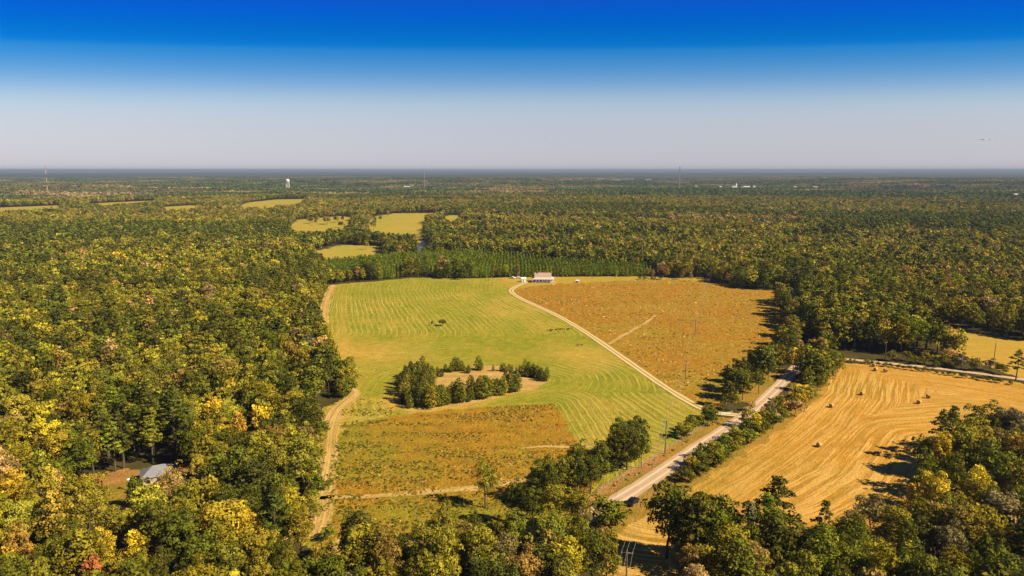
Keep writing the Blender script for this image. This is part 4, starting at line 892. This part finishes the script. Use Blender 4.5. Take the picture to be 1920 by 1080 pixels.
BL = [('round hay bale nearest the camera, alone low in the hay field', 1536, 838, .5), ('round hay bale alone left of centre in the hay field, close to the hedge', 1559, 764, .6), ('round hay bale alone in the upper middle of the hay field', 1617, 741, .3),
      ('round hay bale nearest the side road, furthest of the three at the top', 1638, 687.5, .9), ('middle round hay bale of the three near the side road', 1642, 695.5, .4), ('round hay bale right of the other two near the side road', 1660, 698, 1.4),
      ('round hay bale of the right hand pair, the upper right one', 1740, 747, 1.2), ('round hay bale of the right hand pair, the lower left one', 1723, 757, .7)]
for lb, px, py, rz in BL:
    x_, y_ = G(px, py); o = empty('hay_bale', (x_, y_, .05), rz, (.98, .98, .98)); tag(o, lb, 'hay bale', 'round bales on the hay field')
    link(bpy.data.objects.new('wrap', BM), o); link(bpy.data.objects.new('spiral_end', EM), o)

# ------------------------------------------------------------------ power line
def upole(x, y, h, rz, label, arm=True, grp='wooden poles of the power line'):
    p = empty('utility_pole', (x, y, 0), rz); tag(p, label, 'utility pole', grp)
    MB().tube([(0, 0, 0), (0, 0, h)], [.19, .12], 8).build('post', M_WOOD, p)
    if arm:
        MB().box(-1.25, 1.25, .13, .25, h-.75, h-.6).build('crossarm', M_GREYWOOD, p)
        for a in (-1.15, 0, 1.15): MB().tube([(a, .19 if a else 0, h-.6 if a else h), (a, .19 if a else 0, h-.32 if a else h+.25)], [.07, .05], 6).build('insulator', M_STEEL, p)
    return np.array((x, y, h))
p0 = G(1176, 1032, 11.5); p1 = G(1247, 851); p2 = G(1285, 712); p3 = G(1303, 628); p4 = G(1333, 526); p5 = G(1110, 523)
PP = [upole(*p0, 11.5, -.15, 'grey pole with crossarm and wires at the bottom of the photo in the shaded clearing'),
      upole(*p1, 11.5, -.15, 'tall dark pole beside the gravel road, left of the verge'),
      upole(*p2, 9, -.1, 'thin pole standing low in the brown pasture'), upole(*p3, 9, -.1, 'thin pole in the middle of the brown pasture'),
      upole(*p4, 10, -.1, 'pole at the far wood edge behind the brown pasture')]
upole(*p5, 9, .2, 'bare pole on the lawn right of the farmhouse', False)
upole(*G(1659, 676), 9.5, .6, 'pole with crossarm beside the side road above the hay field'); upole(*G(1864, 672), 8, .6, 'thin pole in the golden field at the right edge')
pm = (p0[0]-22, p0[1]-78)
PP = [upole(pm[0], pm[1], 11.5, -.15, 'nearest pole of the power line, below the photo')] + PP
for i, (a, b) in enumerate(zip(PP[:-1], PP[1:])):
    w = MB()
    for off in (-1.15, 0, 1.15):
        o_ = np.array((math.cos(-.15)*off, math.sin(-.15)*off, -.32 if off else .25)); pts = []
        for k in range(13):
            t = k/12; q = (a+o_)*(1-t)+(b+o_)*t; q[2] -= 1.6*4*t*(1-t); pts.append(q)
        w.tube(pts, .022 if i < 2 else .016, 4, False)
    tag(w.build('power_wires', M_WIRE), ['three pale wires running down from the bottom pole towards the camera', 'wires between the bottom pole and the roadside pole', 'wires from the roadside pole to the first pasture pole', 'wires between the two pasture poles', 'wires from the pasture to the far wood'][i], 'wires', 'spans of the power line')
# fence along the road and gate
fl = smooth([G(1120,925),G(1170,895),G(1232,856),G(1290,820),G(1345,785)]); d = np.hypot(*np.diff(fl, axis=0).T); s = np.concatenate([[0], np.cumsum(d)])
fe = empty('wire_fence', (fl[0][0], fl[0][1], 0)); tag(fe, 'old fence of grey posts and wire between meadow and gravel road', 'fence'); tops = []
FP = MB().tube([(0, 0, 0), (0, 0, 1.4)], [.1, .08], 6).mesh('post', M_GREYWOOD)
for t in np.arange(0, s[-1], 3.2):
    x_, y_ = np.interp(t, s, fl[:, 0]), np.interp(t, s, fl[:, 1]); o = bpy.data.objects.new('post', FP); link(o, fe); o.location = (x_-fl[0][0], y_-fl[0][1], 0); tops.append((x_-fl[0][0], y_-fl[0][1]))
mb = MB()
for z_ in (.4, .8, 1.2): mb.tube([(a, b, z_) for a, b in tops], .02, 4, False)
mb.build('wire', M_WIRE, fe)
gx, gy = G(1352, 780); gt = empty('farm_gate', (gx, gy, 0), .25); tag(gt, 'open grey metal field gate where the driveway meets the gravel road', 'gate')
mb = MB()
for z_ in (.35, .65, .95, 1.25): mb.tube([(0, 0, z_), (4.2, 0, z_)], .035, 6)
for a in (0, 2.1, 4.2): mb.tube([(a, 0, .3), (a, 0, 1.3)], .035, 6)
mb.build('gate_leaf', M_STEEL, gt)
for a in (-.25, 4.45): MB().tube([(a, 0, 0), (a, 0, 1.7)], .12, 8).build('gate_post', M_WHITE, gt)
# log and debris in the meadow
x_, y_ = G(1083, 648); tag(MB().tube([(0, 0, .3), (1.6, .8, .4), (3, .9, .5)], [.45, .35, .2], 8).build('fallen_log', M_WOOD, None, (x_, y_, 0)), 'dark fallen log lying in the meadow near the driveway', 'log')

# ------------------------------------------------------------------ far landmarks
def far_pt(px, dist): return ((px-960)/F*dist*1.0, dist)
tx, ty = far_pt(544, 3000); zb = float(terrain(tx, ty)); wtw = empty('water_tower', (tx, ty, zb)); tag(wtw, 'white water tower with a bulbous tank rising above the far woods', 'water tower')
H0 = 52-zb
V = [(0, 0, H0-15), (0, 0, H0-14), (0, 0, H0-11), (0, 0, H0-4), (0, 0, H0-1.5), (0, 0, H0)]
MB().tube(V, [2, 6, 8.3, 8.5, 6.5, 1.5], 20).build('tank', M_WHITE, wtw)
for k in range(6):
    a = k*PI/3; MB().tube([(9*math.cos(a), 9*math.sin(a), 0), (6.8*math.cos(a), 6.8*math.sin(a), H0-11)], .75, 6).build('leg', M_WHITE, wtw)
def mast(px, dist, ytop, label, w=1.2, red=True):
    x, y = far_pt(px, dist); zb = float(terrain(x, y)); zt = CAM_H+(318.5-ytop)/F*dist; h = zt-zb
    m = empty('radio_mast', (x, y, zb)); tag(m, label, 'mast'); n = 7
    for i in range(n):
        a, b = h*i/n, h*(i+1)/n; mb = MB()
        for k in range(3):
            t = k*2.094; c_, s_ = w*math.cos(t), w*math.sin(t); mb.tube([(c_, s_, a), (c_, s_, b)], w*.35, 4)
            t2 = t+2.094; c2, s2 = w*math.cos(t2), w*math.sin(t2); zz = np.linspace(a, b, 5)
            for q in range(4): mb.tube([(c_, s_, zz[q]), (c2, s2, zz[q+1])], w*.18, 4)
        mb.build('mast_section', (M_RED if i % 2 == 0 else M_WHITE) if red else M_STEEL, m)
    for k in range(3):
        t = k*2.094+.5; MB().tube([(w*math.cos(t), w*math.sin(t), h*.95), (h*.5*math.cos(t), h*.5*math.sin(t), 0)], .12, 3).build('guy_wire', M_STEEL, m)
mast(98, 2500, 310, 'tall red and white lattice mast above the left horizon', .6)
mast(1270, 3000, 312, 'thin grey mast on the horizon right of the long white buildings', 1.6, False)
mast(798, 3000, 312, 'very faint thin mast on the horizon near the middle', 1.0, False)
def bld(name, px, dist, w, dp, h, wm, rm, label, flat=False, cat='building', rz=0, lift=11):
    x, y = far_pt(px, dist); zb = float(terrain(x, y))+lift-3; b = empty(name, (x, y, zb), rz); tag(b, label, cat)
    MB().box(-w/2, w/2, -dp/2, dp/2, -lift, h).build('wall', wm, b); mb = MB()
    if flat: mb.box(-w/2-.4, w/2+.4, -dp/2-.4, dp/2+.4, h+.01, h+.6)
    else:
        gable(mb, -w/2, w/2, -dp/2, dp/2, h, h+dp*.22, .6, .3); mb.extrude([(-dp/2, h+.01), (dp/2, h+.01), (0, h+dp*.21)], -w/2, w/2)
    mb.build('roof', rm, b)
    nw = max(2, int(w/8))
    for i in range(nw): MB().box(-w/2+(i+.35)*w/nw, -w/2+(i+.65)*w/nw, -dp/2-.12, -dp/2-.01, h*.35, h*.7).build('window', M_GLASS, b)
    return b
MR = plain('light_metal_roof', (.7, .68, .64), .4, .05)
for a in [('warehouse',1085,5200,45,30,8,M_WHITE,MR,'low white warehouse at the left end of the distant town row',True),('warehouse',1099,5150,32,30,9,M_BRICK,MR,'reddish warehouse second in the distant town row',True),
          ('warehouse',1124,5200,60,30,9,M_WHITE,MR,'white long warehouse in the middle of the distant town row',True),('warehouse',1148,5100,95,40,9,M_TANBLD,MR,'tan wide warehouse in the distant town row',True),
          ('warehouse',1172,5600,110,50,12,M_WHITE,MR,'long white factory roof behind the town row',True),('warehouse',1212,5500,40,40,12,M_WHITE,MR,'bright white hall right of the distant town row',True),('warehouse',1240,5900,40,30,10,M_BRICK,MR,'dull reddish hall further right on the horizon',True),('warehouse',1272,5800,30,30,9,M_WHITE,MR,'small pale hall below the thin grey mast',True),
          ('warehouse',776,6200,40,30,9,M_WHITE,MR,'pale hall far off left of the meadow top',True),('warehouse',1515,5600,30,20,8,M_WHITE,MR,'pale flat building far right of the church',True),('warehouse',1540,5600,30,20,8,M_WHITE,MR,'pale flat building furthest right on the far plain',True),
          ('town_house',1395,3300,30,14,10,M_TANBLD,MR,'long pale building right of the white church'),('town_house',1409,3300,10,10,12,M_WHITE,MR,'narrow white house at the right end of the church group'),('town_house',1347,3350,12,10,8,M_WHITE,MR,'small white house left of the church'),
          ('town_house',1485,3300,14,12,10,M_WHITE,M_ROOFT,'pale house alone right of the church group'),('town_house',1523,3250,22,14,9,M_TANBLD,M_ROOFT,'pinkish house with wide gable among far trees'),('town_house',1387,3250,12,10,9,M_WHITE,M_ROOFG,'small white house between church and long building'),
          ('town_house',1896,2150,14,10,7,M_TANBLD,MR,'pale house among trees at the far right edge'),('town_house',1302,3500,10,10,8,M_WHITE,MR,'tiny pale house left of the town group'),('town_house',765,3300,26,12,8,M_WHITE,MR,'white low house behind the pine block left of centre')]: bld(*a)
ch = bld('church', 1372, 3250, 14, 22, 11, M_WHITE, MR, 'white church with a pointed steeple above the far trees', rz=PI/2+.2, cat='church')
MB().box(-3, 3, -14, -8.5, -10, 17).build('tower', M_WHITE, ch); MB().add([(-3.2,-14.2,17),(3.2,-14.2,17),(3.2,-8.3,17),(-3.2,-8.3,17),(0,-11.25,30)], [(0,1,4),(1,2,4),(2,3,4),(3,0,4),(3,2,1,0)]).build('steeple', M_WHITE, ch)

# small clouds far off
def cloud(px, py, dist, L_, label, seed):
    r = np.random.default_rng(seed); el = (318-py)/F; x, y = far_pt(px, dist); z = CAM_H+el*dist; mb = MB()
    for i in range(30):
        cx, cz, cy = r.normal(0, L_*.6), r.normal(0, L_*.02), r.normal(0, L_*.2); R = L_*r.uniform(.03, .12)*(1-min(.8, abs(cx)/L_)); m, n = 6, 10; V = []; Fq = []
        for a in range(m+1):
            for b in range(n): th = PI*a/m; ph = 2*PI*b/n; V.append((cx+R*1.8*math.sin(th)*math.cos(ph), cy+R*1.5*math.sin(th)*math.sin(ph), cz+R*.13*math.cos(th)))
        for a in range(m):
            for b in range(n): Fq.append((a*n+b, (a+1)*n+b, (a+1)*n+(b+1) % n, a*n+(b+1) % n))
        mb.add(V, Fq)
    o = mb.build('cloud', M_CLOUD, None, (x, y, z)); o.data.polygons.foreach_set('use_smooth', np.ones(len(o.data.polygons), bool)); tag(o, label, 'cloud', 'small clouds low over the horizon', 'structure')
cloud(1828, 263, 42000, 900, 'small flat white cloud low over the right horizon', 3)
cloud(1025, 260, 42000, 520, 'tiny grey cloud low over the middle of the horizon', 4)

# ------------------------------------------------------------------ haze
m, N, L, o = newmat('haze_air'); pv = N.new('ShaderNodeVolumePrincipled'); pv.inputs['Color'].default_value = (.33, .43, .60, 1); pv.inputs['Density'].default_value = 7.5e-5; pv.inputs['Anisotropy'].default_value = 0.0
L.new(pv.outputs[0], o.inputs['Volume'])
hz = MB().box(-37000, 37000, -37000, 37000, -60, 111).build('haze', m); tag(hz, kind='stuff', label='thin pale blue haze over the far woods', cat='haze')
print('TREES', len(TREES), 'objects', len(S.objects))
